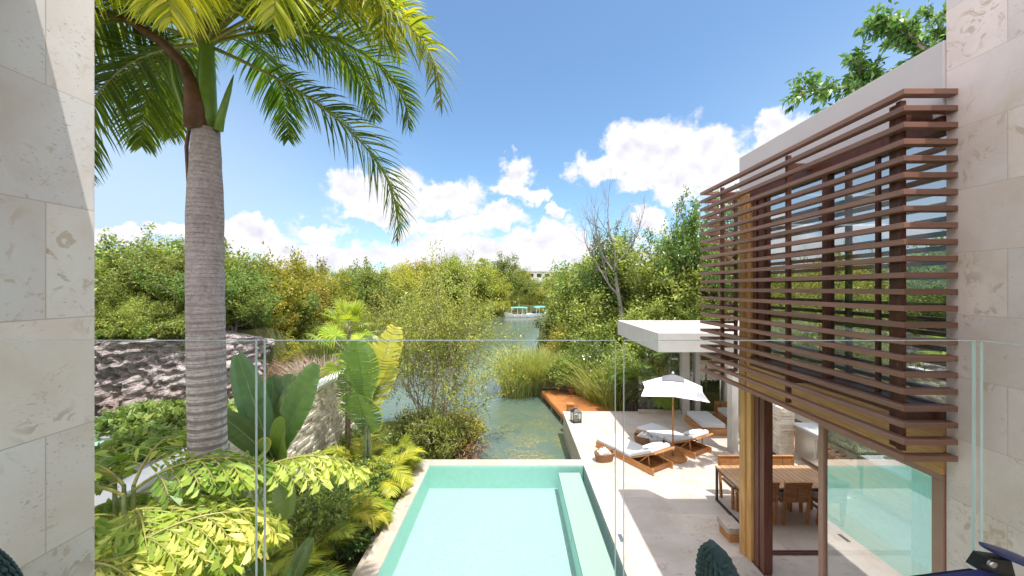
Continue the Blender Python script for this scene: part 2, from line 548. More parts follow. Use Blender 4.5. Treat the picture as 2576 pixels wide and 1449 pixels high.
def mat_poolwater():
    t = NT('pool_water')
    c = t.coord()
    h = t.math('ADD', t.noise(c, 5, 4, .6, .6), t.math('MULTIPLY', t.noise(c, 22, 2), .35))
    nb = t.bump(h, .35, .012)
    tr = t.n('ShaderNodeBsdfTransparent')
    tr.inputs[0].default_value = (.84, .98, .96, 1)
    gl = t.n('ShaderNodeBsdfGlossy')
    gl.inputs['Roughness'].default_value = .02
    t.l(nb, gl.inputs['Normal'])
    fr = t.n('ShaderNodeFresnel')
    fr.inputs[0].default_value = 1.33
    t.l(nb, fr.inputs['Normal'])
    mx = t.n('ShaderNodeMixShader')
    t.l(fr.outputs[0], mx.inputs[0])
    t.l(tr.outputs[0], mx.inputs[1])
    t.l(gl.outputs[0], mx.inputs[2])
    return t.done(mx.outputs[0])


M['pool_water'] = mat_poolwater()


def mat_poolplaster():
    t = NT('aqua_pool_plaster')
    c = t.coord()
    v = t.n('ShaderNodeTexVoronoi', feature='SMOOTH_F1')
    v.inputs['Scale'].default_value = 26
    t.l(c, v.inputs['Vector'])
    n = t.noise(c, 12, 4)
    col = t.ramp(n, [(.3, (.37, .43, .41)), (.7, (.41, .47, .45))])
    return t.done(t.bsdf(col, .7, .2, 0, t.bump(t.math('ADD', t.noise(c, 7, 3, .5, .8), t.math('MULTIPLY', v.outputs[0], .25)), .6, .05)))


M['pool_plaster'] = mat_poolplaster()
M['pool_wall'] = mat_plain('caustic_lift_pool_wall', (.42, .64, .57), .6, 0, .05, 8)  # caustic scatter put into the base colour: lighter than the basin floor
M['straw'] = mat_leaf('dry_straw', [(.30, .22, .17), (.48, .38, .31), (.64, .54, .47)], .2)
M['shelf'] = mat_plain('pale_pool_shelf', (.40, .42, .37), .7, 0, .05, 20)


def mat_rock():
    t = NT('rough_limestone_cliff')
    c = t.coord()
    v = t.n('ShaderNodeTexVoronoi')
    v.inputs['Scale'].default_value = 2.1
    t.l(t.coord((1, 1, 1.6)), v.inputs['Vector'])
    n = t.noise(t.coord((1, 1, 1.7)), 2.6, 9, .74, .5)
    n2 = t.noise(t.coord((1, 1, 1.5)), 9, 6, .72)
    sp = t.n('ShaderNodeSeparateXYZ')
    t.l(c, sp.inputs[0])
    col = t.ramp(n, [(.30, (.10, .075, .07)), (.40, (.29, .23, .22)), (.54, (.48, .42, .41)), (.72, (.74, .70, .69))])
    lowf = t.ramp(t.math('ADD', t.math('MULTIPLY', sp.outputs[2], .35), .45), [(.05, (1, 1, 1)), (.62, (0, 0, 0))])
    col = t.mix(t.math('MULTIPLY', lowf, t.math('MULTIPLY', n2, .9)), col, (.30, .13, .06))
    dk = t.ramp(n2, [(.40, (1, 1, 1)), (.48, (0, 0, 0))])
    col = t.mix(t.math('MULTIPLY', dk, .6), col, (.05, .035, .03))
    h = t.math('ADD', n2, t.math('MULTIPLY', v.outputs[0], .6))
    return t.done(t.bsdf(col, .95, .2, 0, t.bump(h, 1.0, .12)))


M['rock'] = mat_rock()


def mat_splitface():
    t = NT('split_face_stone')
    n = t.noise(t.coord(), 5, 6, .65)
    col = t.ramp(n, [(.3, (.60, .49, .36)), (.5, (.78, .71, .61)), (.7, (.87, .84, .79))])
    return t.done(t.bsdf(col, .9, .2, 0, t.bump(t.noise(t.coord(), 30, 5, .7), .7, .02)))


M['splitface'] = mat_splitface()


def mat_ground():
    t = NT('wild_ground')
    c = t.coord()
    n = t.noise(c, .5, 8, .7)
    col = t.ramp(n, [(.3, (.035, .045, .015)), (.5, (.075, .085, .025)), (.7, (.13, .11, .055))])
    return t.done(t.bsdf(col, .95, .1, 0, t.bump(t.noise(c, 3, 6, .7), .8, .1)))


M['ground'] = mat_ground()
M['gravel'] = mat_plain('white_gravel', (.42, .40, .37), .9, 0, .45, 22, bump=1.0)
M['mushroom'] = mat_plain('grey_lilac_stone', (.30, .285, .32), .7, 0, .08, 4)


# ------------------------------------------------------------------ mesh helpers
class MB:
    def __init__(s):
        s.v = []
        s.f = []

    def add(s, vs, fs):
        b = len(s.v)
        s.v.extend([tuple(v) for v in vs])
        s.f.extend([tuple(i + b for i in f) for f in fs])
        return s

    def box(s, x0, x1, y0, y1, z0, z1, mat=None):
        vs = [Vector(p) for p in ((x0, y0, z0), (x1, y0, z0), (x1, y1, z0), (x0, y1, z0), (x0, y0, z1), (x1, y0, z1), (x1, y1, z1), (x0, y1, z1))]
        if mat is not None:
            vs = [mat @ v for v in vs]
        return s.add(vs, [(0, 3, 2, 1), (4, 5, 6, 7), (0, 1, 5, 4), (1, 2, 6, 5), (2, 3, 7, 6), (3, 0, 4, 7)])

    def bar(s, a, b, w, h, up=(0, 0, 1)):
        a, b = Vector(a), Vector(b)
        d = (b - a)
        ln = d.length
        d.normalize()
        u = Vector(up)
        r = d.cross(u)
        if r.length < 1e-4:
            r = d.cross(Vector((1, 0, 0)))
        r.normalize()
        u = r.cross(d)
        vs = []
        for t in (0, ln):
            for i, j in ((-1, -1), (1, -1), (1, 1), (-1, 1)):
                vs.append(a + d * t + r * (i * w / 2) + u * (j * h / 2))
        return s.add(vs, [(3, 2, 1, 0), (4, 5, 6, 7), (0, 1, 5, 4), (1, 2, 6, 5), (2, 3, 7, 6), (3, 0, 4, 7)])

    def prism(s, poly, z0, z1):
        n = len(poly)
        vs = [(x, y, z0) for x, y in poly] + [(x, y, z1) for x, y in poly]
        fs = [tuple(range(n))[::-1], tuple(range(n, 2 * n))] + [(i, (i + 1) % n, n + (i + 1) % n, n + i) for i in range(n)]
        return s.add(vs, fs)

    def tube(s, pts, rad, n=8, cap=True):
        pts = [Vector(p) for p in pts]
        if isinstance(rad, (int, float)):
            rad = [rad] * len(pts)
        rings = []
        prev = None
        b = len(s.v)
        for i, p in enumerate(pts):
            d = (pts[min(i + 1, len(pts) - 1)] - pts[max(i - 1, 0)])
            if d.length < 1e-9:
                d = Vector((0, 0, 1))
            d.normalize()
            if prev is None:
                u = Vector((1, 0, 0)) if abs(d.x) < .8 else Vector((0, 1, 0))
            else:
                u = prev
            u = (u - d * u.dot(d)).normalized()
            prev = u
            w = d.cross(u)
            for k in range(n):
                a = 2 * PI * k / n
                s.v.append(tuple(p + (u * math.cos(a) + w * math.sin(a)) * rad[i]))
        for i in range(len(pts) - 1):
            for k in range(n):
                a0, a1 = b + i * n + k, b + i * n + (k + 1) % n
                s.f.append((a0, a1, a1 + n, a0 + n))
        if cap:
            s.f.append(tuple(b + k for k in range(n))[::-1])
            s.f.append(tuple(b + (len(pts) - 1) * n + k for k in range(n)))
        return s

    def lathe(s, prof, n=24, c=(0, 0, 0), caps=True):
        b = len(s.v)
        for r, z in prof:
            for k in range(n):
                a = 2 * PI * k / n
                s.v.append((c[0] + r * math.cos(a), c[1] + r * math.sin(a), c[2] + z))
        for i in range(len(prof) - 1):
            for k in range(n):
                a0, a1 = b + i * n + k, b + i * n + (k + 1) % n
                s.f.append((a0, a1, a1 + n, a0 + n))
        if caps:
            s.f.append(tuple(b + k for k in range(n))[::-1])
            s.f.append(tuple(b + (len(prof) - 1) * n + k for k in range(n)))
        return s

    def grid(s, fn, nu, nv):
        b = len(s.v)
        for i in range(nu + 1):
            for j in range(nv + 1):
                s.v.append(tuple(fn(i / nu, j / nv)))
        for i in range(nu):
            for j in range(nv):
                a = b + i * (nv + 1) + j
                s.f.append((a, a + nv + 1, a + nv + 2, a + 1))
        return s

    def build(s, name, mat, parent=None, smooth=False, bevel=0, solid=0, sub=0):
        me = bpy.data.meshes.new(name)
        me.from_pydata(s.v, [], s.f)
        me.materials.append(M[mat] if isinstance(mat, str) else mat)
        if smooth:
            me.polygons.foreach_set('use_smooth', [True] * len(me.polygons))
        me.update()
        o = bpy.data.objects.new(name, me)
        COL.objects.link(o)
        if parent is not None:
            o.parent = parent
        if solid:
            m = o.modifiers.new('solid', 'SOLIDIFY')
            m.thickness = solid
            m.offset = 0
        if sub:
            m = o.modifiers.new('sub', 'SUBSURF')
            m.levels = m.render_levels = sub
        if bevel:
            m = o.modifiers.new('bevel', 'BEVEL')
            m.width = bevel
            m.segments = 2
            m.limit_method = 'ANGLE'
        return o


def tag(o, label=None, cat=None, group=None, kind=None):
    for k, v in (('label', label), ('category', cat), ('group', group), ('kind', kind)):
        if v:
            o[k] = v
    return o


def thing(name, label, cat, loc=(0, 0, 0), rz=0, group=None):
    o = bpy.data.objects.new(name, None)
    COL.objects.link(o)
    o.location = loc
    o.rotation_euler = (0, 0, rz)
    o.empty_display_size = .2
    return tag(o, label, cat, group)


def kids(o):
    return [c for c in bpy.data.objects if c.parent is o]


def copy_tree(o, parent=None):
    c = o.copy()
    COL.objects.link(c)
    c.parent = parent
    for ch in kids(o):
        copy_tree(ch, c)
    return c


def place(o, loc, rz, label, group, scale=1):
    o.location = loc
    o.rotation_euler = (0, 0, rz)
    o.scale = (scale,) * 3 if isinstance(scale, (int, float)) else scale
    return tag(o, label, None, group)


def struct(o):
    return tag(o, kind='structure')


# ---- leaf meshes (numpy)
class LF:
    """many small faces with a tint each"""

    def __init__(s):
        s.v = []
        s.q = []
        s.t = []
        s.n = 0

    def quads(s, P, tint):
        """P: (n,4,3)"""
        n = len(P)
        s.v.append(P.reshape(-1, 3))
        s.q.append(np.arange(n * 4).reshape(n, 4) + s.n)
        s.n += n * 4
        s.t.append(np.broadcast_to(np.asarray(tint, dtype=float), (n,)))

    def leaves(s, p, d, ln, w, rng, tint, up=None, fold=.12):
        """rhombic leaves: p base (n,3), d direction (n,3)"""
        n = len(p)
        if n == 0:
            return
        d = d / (np.linalg.norm(d, axis=1, keepdims=True) + 1e-9)
        r = rng.normal(size=(n, 3)) * .6 if up is None else up
        r = r + np.array([0, 0, 1.0])
        sd = np.cross(d, r)
        sd /= (np.linalg.norm(sd, axis=1, keepdims=True) + 1e-9)
        nn = np.cross(sd, d)
        ln = np.broadcast_to(np.asarray(ln, float), (n,))[:, None]
        w = np.broadcast_to(np.asarray(w, float), (n,))[:, None]
        a = p
        b = p + d * ln * .48 + sd * w * .5 + nn * ln * fold
        c = p + d * ln - nn * ln * fold
        e = p + d * ln * .48 - sd * w * .5 + nn * ln * fold
        s.quads(np.stack([a, b, c, e], 1), tint)

    def strip(s, pts, sides, widths, tint):
        """one ribbon through pts"""
        pts = np.asarray(pts)
        sides = np.asarray(sides)
        w = np.asarray(widths)[:, None] * .5
        a = pts - sides * w
        b = pts + sides * w
        s.quads(np.stack([a[:-1], b[:-1], b[1:], a[1:]], 1), tint)

    def build(s, name, mat, parent=None):
        v = np.concatenate(s.v)
        q = np.concatenate(s.q)
        t = np.concatenate(s.t)
        me = bpy.data.meshes.new(name)
        me.vertices.add(len(v))
        me.vertices.foreach_set('co', v.astype(np.float32).ravel())
        me.loops.add(q.size)
        me.loops.foreach_set('vertex_index', q.astype(np.int32).ravel())
        me.polygons.add(len(q))
        me.polygons.foreach_set('loop_start', np.arange(0, q.size, 4, dtype=np.int32))
        me.update(calc_edges=True)
        at = me.attributes.new('tint', 'FLOAT', 'FACE')
        at.data.foreach_set('value', np.clip(t, 0, 1).astype(np.float32))
        me.materials.append(M[mat])
        o = bpy.data.objects.new(name, me)
        COL.objects.link(o)
        if parent is not None:
            o.parent = parent
        return o


# ================================================================== SETTING: water, ground
LAG = [(1.8, 10.25), (1.8, 14.4), (4.6, 15.2), (3.9, 17.5), (2.6, 20.5), (0.6, 20.8), (0.9, 26), (2.0, 36), (3.2, 50), (7.5, 70), (8.5, 84), (0, 88), (-4, 84), (-2.0, 72), (-5, 68),
       (-16, 66), (-23, 61), (-20, 48), (-16.5, 36), (-14.5, 27), (-13.2, 20.5), (-15.2, 17.2), (-20, 15.9), (-34, 15.2), (-60, 14), (-60, 9.0), (-22, 9.0), (-9, 9.2), (-5.9, 9.6), (-5.9, 14.4),
       (-5.3, 15.2), (-3.6, 15.0), (-2.1, 13.4), (-1.45, 12.0), (-1.3, 10.25)]


def sdist(px, py):
    """signed distance to the lagoon outline, negative over water"""
    P = np.array(LAG)
    Q = np.roll(P, -1, 0)
    d = np.full(px.shape, 1e9)
    ins = np.zeros(px.shape, bool)
    for (ax, ay), (bx, by) in zip(P, Q):
        ex, ey = bx - ax, by - ay
        t = np.clip(((px - ax) * ex + (py - ay) * ey) / (ex * ex + ey * ey), 0, 1)
        d = np.minimum(d, np.hypot(px - ax - t * ex, py - ay - t * ey))
        c = ((ay > py) != (by > py)) & (px < (bx - ax) * (py - ay) / ((by - ay) + 1e-12) + ax)
        ins ^= c
    return np.where(ins, -d, d)


def land_z(x, y):
    d = sdist(x, y)
    top = np.full(x.shape, -.25)
    top = np.where((y > 15.5) & (x > 0), .15, top)
    left = np.clip((-x - 10) / 4, 0, 1) * np.clip((y - 13.5) / 2, 0, 1)
    top = top + left * 2.6 * np.clip((30 - y) / 8, .28, 1)
    far = np.clip((y - 60) / 60, 0, 1)
    top = top * (1 - far) + far * 1.2
    rise = np.clip(d / np.where(left > .5, .7, 1.3), 0, 1)
    rise = rise * rise * (3 - 2 * rise)
    z = np.where(d < 0, -.95 - np.clip(-d, 0, 3) * .5, -.95 + (top + .95) * rise)
    # no ground under the pool, nor above the terraces
    und = (x > -2.7) & (x < 30) & (y < 14.3) & ~((x < -1.2) & (y > 10.3)) & ((x > 1.7) | (y < 10.3))
    z = np.where(und & (z > -2), -2.0, z)
    return z + np.where(d > 1, .10 * np.sin(x * 1.7 + y) * np.cos(y * 1.3), 0) * np.clip(d, 0, 1)


def gz(x, y):
    return float(land_z(np.array([float(x)]), np.array([float(y)]))[0])


def axis(lo, a, b, hi, st):
    c = list(np.arange(a, b + 1e-6, st))
    k = st
    x = b
    while x < hi:
        k *= 1.35
        x += k
        c.append(x)
    k = st
    x = a
    pre = []
    while x > lo:
        k *= 1.35
        x -= k
        pre.append(x)
    return np.array(pre[::-1] + c)


def build_ground():
    xs = axis(-2500, -32, 16, 2500, .4)
    ys = axis(-300, 0, 94, 3000, .4)
    X, Y = np.meshgrid(xs, ys, indexing='ij')
    Z = land_z(X, Y)
    nx, ny = X.shape
    me = bpy.data.meshes.new('ground')
    v = np.stack([X, Y, Z], -1).reshape(-1, 3)
    i = np.arange(nx * ny).reshape(nx, ny)
    q = np.stack([i[:-1, :-1], i[1:, :-1], i[1:, 1:], i[:-1, 1:]], -1).reshape(-1, 4)
    me.vertices.add(len(v))
    me.vertices.foreach_set('co', v.astype(np.float32).ravel())
    me.loops.add(q.size)
    me.loops.foreach_set('vertex_index', q.astype(np.int32).ravel())
    me.polygons.add(len(q))
    me.polygons.foreach_set('loop_start', np.arange(0, q.size, 4, dtype=np.int32))
    me.update(calc_edges=True)
    me.polygons.foreach_set('use_smooth', [True] * len(q))
    me.materials.append(M['ground'])
    o = bpy.data.objects.new('ground', me)
    COL.objects.link(o)
    struct(o)


build_ground()
struct(MB().add([(-62, 8.5, -.9), (10, 8.5, -.9), (10, 90, -.9), (-62, 90, -.9)], [(0, 1, 2, 3)]).build('water', 'lagoon'))


# rock face along the left bank
def build_cliff():
    path = [(-40, 15.0), (-30, 15.4), (-24, 15.9), (-19.5, 16.3), (-16.6, 17.0), (-15.0, 17.9), (-14.3, 19.6), (-14.4, 21), (-15.6, 23)]
    P = [Vector((x, y, 0)) for x, y in path]
    dense = []
    for a, b in zip(P, P[1:]):
        k = max(2, int((b - a).length / .10))
        dense += [a.lerp(b, i / k) for i in range(k)]
    dense.append(P[-1])
    from mathutils import noise as mn
    mb = MB()
    nz = 56
    n = len(dense)
    for i, p in enumerate(dense):
        t = (dense[min(i + 1, n - 1)] - dense[max(0, i - 1)]).normalized()
        nr = Vector((t.y, -t.x, 0))
        for j in range(nz + 1):
            f = j / nz
            hgt = 3.35 if p.y < 19 else max(1.6, 3.35 - (p.y - 19) * .25)
            z = -1.2 + f * hgt * 1.12
            q = Vector((p.x, p.y, z))
            d = mn.noise(q * .55) * .45 + mn.noise(q * 1.6 + Vector((3, 1, 7))) * .17 + mn.noise(q * 4.2) * .24 + mn.noise(q * 10) * .09 + abs(mn.noise(Vector((q.x * 2.2, q.y * 2.2, q.z * 3.5)))) * .25
            lean = -.3 * f - 1.0 * max(0, f - .93) / .07
            q = q + nr * (d + lean + .95)
            mb.v.append(tuple(q))
    for i in range(n - 1):
        for j in range(nz):
            a = i * (nz + 1) + j
            mb.f.append((a, a + nz + 1, a + nz + 2, a + 1))
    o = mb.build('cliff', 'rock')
    struct(o)


build_cliff()

# ---- terrace
ter = MB()
ter.box(1.8, 16, 1.0, 14.2, -.22, 0)
ter.box(1.82, 16, 1.0, 14.18, -2.4, -.222)
struct(ter.build('paved_terrace', 'terrace'))

# ---- swimming pool
WL = -.045
pool = thing('swimming_pool', 'rectangular turquoise swimming pool with a pale stone rim beside the terrace', 'swimming pool', (0, 5, 0))
pool.location = (0, 0, 0)
b = MB()
zf, x0, x1, y0, y1 = -.60, -2.2, 1.67, -1.0, 9.88
b.add([(x0, y0, zf), (1.12, y0, zf), (1.12, y1, zf), (x0, y1, zf)], [(0, 1, 2, 3)])
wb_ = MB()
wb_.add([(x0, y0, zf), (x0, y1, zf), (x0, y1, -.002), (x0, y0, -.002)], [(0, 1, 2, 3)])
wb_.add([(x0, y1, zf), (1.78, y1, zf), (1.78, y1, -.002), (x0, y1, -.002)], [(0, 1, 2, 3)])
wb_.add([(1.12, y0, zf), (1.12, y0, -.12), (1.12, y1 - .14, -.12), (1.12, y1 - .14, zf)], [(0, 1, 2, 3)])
b.add([(1.12, y1 - .14, zf), (1.12, y1 - .14, -.12), (1.67, y1 - .14, -.12), (1.67, y1 - .14, zf)], [(0, 1, 2, 3)])
b.add([(1.12, y1 - .14, zf), (1.78, y1 - .14, zf), (1.78, y1, zf), (1.12, y1, zf)], [(0, 1, 2, 3)])
b.add([(1.67, y0, zf + .2), (1.797, y0, zf + .2), (1.797, y1, zf + .2), (1.67, y1, zf + .2)], [(0, 1, 2, 3)])
b.add([(1.67, y0, zf), (1.67, y1 - .14, zf), (1.67, y1 - .14, -.12), (1.67, y0, -.12)], [(0, 1, 2, 3)])
b.add([(1.797, y0, zf), (1.797, y1, zf), (1.797, y1, -.01), (1.797, y0, -.01)], [(0, 1, 2, 3)])
b.build('basin', 'pool_plaster', pool)
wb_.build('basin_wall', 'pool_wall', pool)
MB().box(1.12, 1.67, y0, y1 - .14, -.16, -.118).build('shelf', 'shelf', pool, bevel=.01)
c = MB()
c.box(-2.2 - .32, -2.204, -1, 10.23, -.35, 0)
c.box(-2.203, 1.798, 9.884, 10.23, -.35, -.001)
c.box(-2.66, -2.52, -1, 9.35, -.35, -.10)
c.build('coping', 'coping', pool, bevel=.008)
c = MB()
c.box(-2.219, 1.798, 9.9, 10.21, -2.6, -.352)
c.box(-2.64, -2.22, -1, 10.2, -2.6, -.353)
c.build('wall', 'coping', pool)
MB().add([(-2.2, -1, WL), (1.797, -1, WL), (1.797, 9.88, WL), (-2.2, 9.88, WL)], [(0, 1, 2, 3)]).build('water_surface', 'pool_water', pool)
for yy, xx in ((7.55, 1.119),):
    mb = MB().lathe([(.0, 0), (.075, 0), (.085, .012), (.0, .014)], 20, caps=False)
    o = mb.build('pool_lamp', 'white_paint', pool, smooth=True)
    o.location = (xx, yy, -.33)
    o.rotation_euler = (0, -PI / 2, 0)
dr = MB().box(-.035, .035, -.11, .11, 0, .006).build('floor_drain', 'steel', None)
dr.location = (1.96, 7.0, .001)
dr.rotation_euler = (0, 0, R(0))
tag(dr, 'small metal drain plate let into the paving beside the pool edge', 'drain')

# ---- neighbouring terrace and pool behind the garden wall
nb = MB()
nb.box(-20, -5.60, 3.0, 8.35, -2, 1.78)
struct(nb.build('raised_terrace', 'mushroom'))
npool = thing('neighbouring_pool', 'light blue pool on the raised terrace behind the stone garden wall', 'swimming pool', (0, 0, 0))
MB().add([(-12, 3.6, 1.80), (-6.15, 3.6, 1.80), (-6.42, 7.0, 1.80), (-12, 7.0, 1.80)], [(0, 1, 2, 3)]).build('basin', 'pool_plaster', npool)
MB().add([(-12.01, 3.6, 1.84), (-6.14, 3.6, 1.84), (-6.41, 7.01, 1.84), (-12.01, 7.01, 1.84)], [(0, 1, 2, 3)]).build('water_surface', 'pool_water', npool)
mb = MB()
mb.bar((-6.06, 3.5, 1.80), (-6.33, 7.0, 1.80), .14, .08)
mb.bar((-12, 7.1, 1.80), (-6.27, 7.1, 1.80), .2, .08)
mb.build('coping', 'mushroom', npool)

# ---- split-face garden wall
gw = thing('garden_wall', 'long wall of rough split-face stone blocks with white cap along the planting', 'wall', (-5.45, 9, 0))
gw.location = (0, 0, 0)
rng = random.Random(5)
mb = MB()
A0, A1 = Vector((-5.17, 2.2, 0)), Vector((-5.60, 13.3, 0))
dv = (A1 - A0).normalized()
nv = Vector((dv.y, -dv.x, 0))
ln = (A1 - A0).length
z = -1.2
while z < 1.72:
    h = rng.uniform(.075, .11)
    s = -rng.uniform(0, .3)
    while s < ln:
        w = rng.uniform(.16, .42)
        o_ = rng.uniform(.0, .055)
        a, b_ = max(s, 0), min(s + w - .012, ln)
        if b_ > a:
            p0 = A0 + dv * a
            p1 = A0 + dv * b_
            q = [p0 - nv * .1, p1 - nv * .1, p1 + nv * o_, p0 + nv * (o_ + rng.uniform(-.015, .015))]
            zz0, zz1 = z, min(z + h - .010, 1.74)
            mb.add([(p.x, p.y, zz0) for p in q] + [(p.x, p.y, zz1) for p in q], [(0, 3, 2, 1), (4, 5, 6, 7), (0, 1, 5, 4), (1, 2, 6, 5), (2, 3, 7, 6), (3, 0, 4, 7)])
        s += w
    z += h
mb.build('stone_face', 'splitface', gw)
mb = MB()
mb.bar(A0 - nv * .2 + Vector((0, 0, .25)), A1 - nv * .2 + Vector((0, 0, .25)), .22, 2.96)
mb.build('wall_core', 'splitface', gw)
mb = MB()
mb.bar(A0 - nv * .14 + Vector((0, 0, 1.80)), A1 - nv * .14 + Vector((0, 0, 1.80)) + dv * .1, .38, .10)
mb.build('wall_cap', 'white_paint', gw, bevel=.01)

# ================================================================== BALCONY: side wall, glass, slab
wl = MB()
wl.box(-2.75, -2.4, -2.2, 2.18, -1.5, 9.0)
o = wl.build('stone_wall', 'wall_left', None, bevel=.006)
tag(o, 'tall limestone slab wall rising on the left side of the balcony', 'wall')
bs = thing('balcony', 'balcony structure under and over the viewpoint with a stone floor and roof slab', 'balcony', (0, 0, 0))
MB().box(-2.395, 2.12, -2.0, 1.712, 2.95, 3.29).build('floor_slab', 'terrace', bs)
MB().box(-2.395, 4.6, -2.2, 1.80, 6.06, 6.5).build('roof_slab', 'plaster', bs)

rail = thing('glass_balustrade', 'frameless clear glass balustrade panels running across the balcony edge', 'balustrade', (0, 1.7, 3.29))
rail.location = (0, 0, 0)
GT = EYE - 132.5 * 1.7 / 958
for xa, xb in ((-2.39, -1.153), (-1.113, .449), (.489, 2.05)):
    g = MB().add([(xa, 1.7, 3.29), (xb, 1.7, 3.29), (xb, 1.7, GT), (xa, 1.7, GT)], [(0, 1, 2, 3)]).build('glass_pane', 'glass', rail)
    e = MB()
    e.box(xa, xb, 1.694, 1.706, GT, GT + .0025)
    e.build('polished_edge', 'glass_edge', g)
    if xa > -2:
        MB().box(xa - .0022, xa, 1.694, 1.706, 3.29, GT).build('side_edge', 'glass_edge', g)
    MB().box(xb, xb + .0022, 1.694, 1.706, 3.29, GT).build('side_edge', 'glass_edge', g)
g = MB().add([(2.075, 1.69, 3.29), (2.075, -1.9, 3.29), (2.075, -1.9, GT), (2.075, 1.69, GT)], [(0, 1, 2, 3)]).build('glass_pane', 'glass', rail)
e = MB()
e.box(2.069, 2.081, -1.9, 1.69, GT, GT + .0025)
e.box(2.069, 2.081, 1.69, 1.693, 3.29, GT)
e.build('polished_edge', 'glass_edge', g)

# ================================================================== VILLA on the right
FX = 4.0
v = thing('villa', 'modern villa with pale stone wall, timber columns, tall windows and flat roof', 'house', (5, 5, 0))
v.location = (0, 0, 0)
MB().box(FX, 4.5, -2.2, 3.53, -1.0, 7.6).build('stone_wall', 'wall_right', v, bevel=.006)
MB().box(FX - .02, FX + .28, 3.533, 6.74, 6.2, 6.9).build('roof_fascia', 'plaster', v, bevel=.006)
MB().box(FX + .282, 10.5, 3.4, 6.72, 6.25, 6.78).build('roof', 'plaster', v)
MB().box(FX + .12, 10.5, 3.4, 6.55, 2.88, 3.28).build('floor_slab', 'plaster', v)
mb = MB()
mb.box(9.9, 10.2, 3.4, 6.55, -.2, 2.86)
mb.box(FX + .52, 9.88, 3.2, 3.40, -.2, 2.86)
mb.box(9.9, 10.2, 3.4, 6.55, 3.3, 6.2)
mb.box(FX + .52, 9.88, 3.2, 3.40, 3.3, 6.2)
mb.build('inner_wall', 'interior', v)
MB().box(FX - .03, FX + .11, 3.535, 6.40, 2.86, 3.30).build('timber_beam', 'beam', v, bevel=.006)
MB().box(FX - .045, FX + .13, 3.535, 6.40, 3.303, 3.45).build('window_sill', 'frame_red', v, bevel=.004)
MB().box(FX - .045, FX + .13, 3.535, 6.40, 6.05, 6.197).build('window_head', 'frame_red', v, bevel=.004)
MB().box(FX - .06, FX + .10, 6.52, 6.68, 0, 6.198).build('timber_column', 'column', v, bevel=.008)
mb = MB()
mb.box(FX - .03, FX + .10, 6.405, 6.518, 0, 6.196)
mb.build('column_side', 'column', v, bevel=.006)
mb = MB()
for i in range(4):
    mb.box(FX + .0 + .012 * (i % 2), FX + .14, 6.10 + .072 * i, 6.10 + .072 * i + .062, 0.02, 2.858)
mb.build('folded_door_frames', 'frame_red', v, bevel=.004)
mb = MB()
for i in range(3):
    mb.box(FX + .02 * (i % 2), FX + .13, 6.12 + .09 * i, 6.12 + .09 * i + .075, 3.452, 6.048)
mb.build('corner_mullion', 'frame_red', v, bevel=.004)
w = MB().box(FX - .02, FX + .08, 4.85, 4.93, 3.452, 6.048).build('window_mullion', 'frame_red', v, bevel=.004)
for ya, yb in ((3.54, 4.85), (4.93, 6.12)):
    MB().add([(FX + .03, ya, 3.452), (FX + .03, yb, 3.452), (FX + .03, yb, 6.048), (FX + .03, ya, 6.048)], [(0, 3, 2, 1)]).build('window_pane', 'window', v)
MB().box(FX + .01, FX + .05, 4.20, 4.235, 3.452, 6.048).build('window_mullion', 'frame_red', v)
# far glazing of the upper room
MB().add([(4.15, 6.6, 3.3), (9.9, 6.6, 3.3), (9.9, 6.6, 6.2), (4.15, 6.6, 6.2)], [(0, 1, 2, 3)]).build('window_pane', 'window', v)
mb = MB()
for x in (5.3, 6.6, 8.0):
    mb.box(x, x + .09, 6.56, 6.64, 3.3, 6.2)
mb.build('window_mullion', 'frame_red', v)
# ground-floor sliding door
sd = MB()
sd.box(FX - .02, FX + .05, 3.535, 3.635, .02, 2.80)
sd.box(FX - .02, FX + .05, 4.91, 4.99, .02, 2.80)
sd.box(FX - .02, FX + .05, 3.535, 4.99, 2.80, 2.857)
sd.box(FX - .02, FX + .05, 3.635, 4.91, .02, .12)
sdo = sd.build('sliding_door', 'frame_brown', v, bevel=.004)
MB().add([(FX + .01, 3.635, .12), (FX + .01, 4.91, .12), (FX + .01, 4.91, 2.80), (FX + .01, 3.635, 2.80)], [(0, 3, 2, 1)]).build('pane', 'door_glass', sdo)
mb = MB()
for i in range(3):
    mb.box(FX - .01 + i * .05, FX + .015 + i * .05, 3.54, 6.5, .001, .012)
    mb.box(FX + .16, 9.8, 6.55 + i * .045, 6.575 + i * .045, .001, .014)
mb.build('door_track', 'frame_red', v)
# sheer curtain behind the sliding door
mb = MB()
mb.grid(lambda a, b_: (FX + .20 + .03 * math.sin(a * 60), 3.6 + a * .42, .05 + b_ * 2.7), 90, 2)
mb.build('curtain', 'curtain', v, smooth=True)

# ---- louvre screen
ls = thing('louvre_screen', 'brown horizontal slat louvre screen wrapped round the upper window of the villa', 'louvre screen', (0, 0, 0))
XL, YN, YF = 3.51, 3.43, 7.2
for i in range(23):
    zz = EYE + 1.80 - i * .1508
    d = .085
    poly = [(4.18, YF), (XL, YF), (XL, YN), (3.998, YN), (3.998, YN + d), (XL + d, YN + d), (XL + d, YF - d), (4.18, YF - d)]
    MB().prism(poly[::-1], zz - .050, zz).build('slat', 'slat', ls, bevel=.003)
z0, z1 = EYE + 1.80 - 22 * .1508, EYE + 1.75
for px, py in ((XL + .09, 3.55), (XL + .09, 5.02), (XL + .09, 6.62), (4.10, 7.08)):
    mb = MB()
    mb.box(px, px + .055, py, py + .045, z0 + .001, z1)
    mb.box(px + .02, px + .045, py + .046, py + (.13 if py < 4 else .07), z0 + .01, z1 - .01)
    mb.build('post', 'frame_red', ls, bevel=.003)
for py in (3.60, 5.07, 6.66):
    for zz in (z1 - .18, z0 + .25):
        MB().box(XL + .158, FX - .046, py, py + .05, zz, zz + .09).build('bracket', 'frame_red', ls)

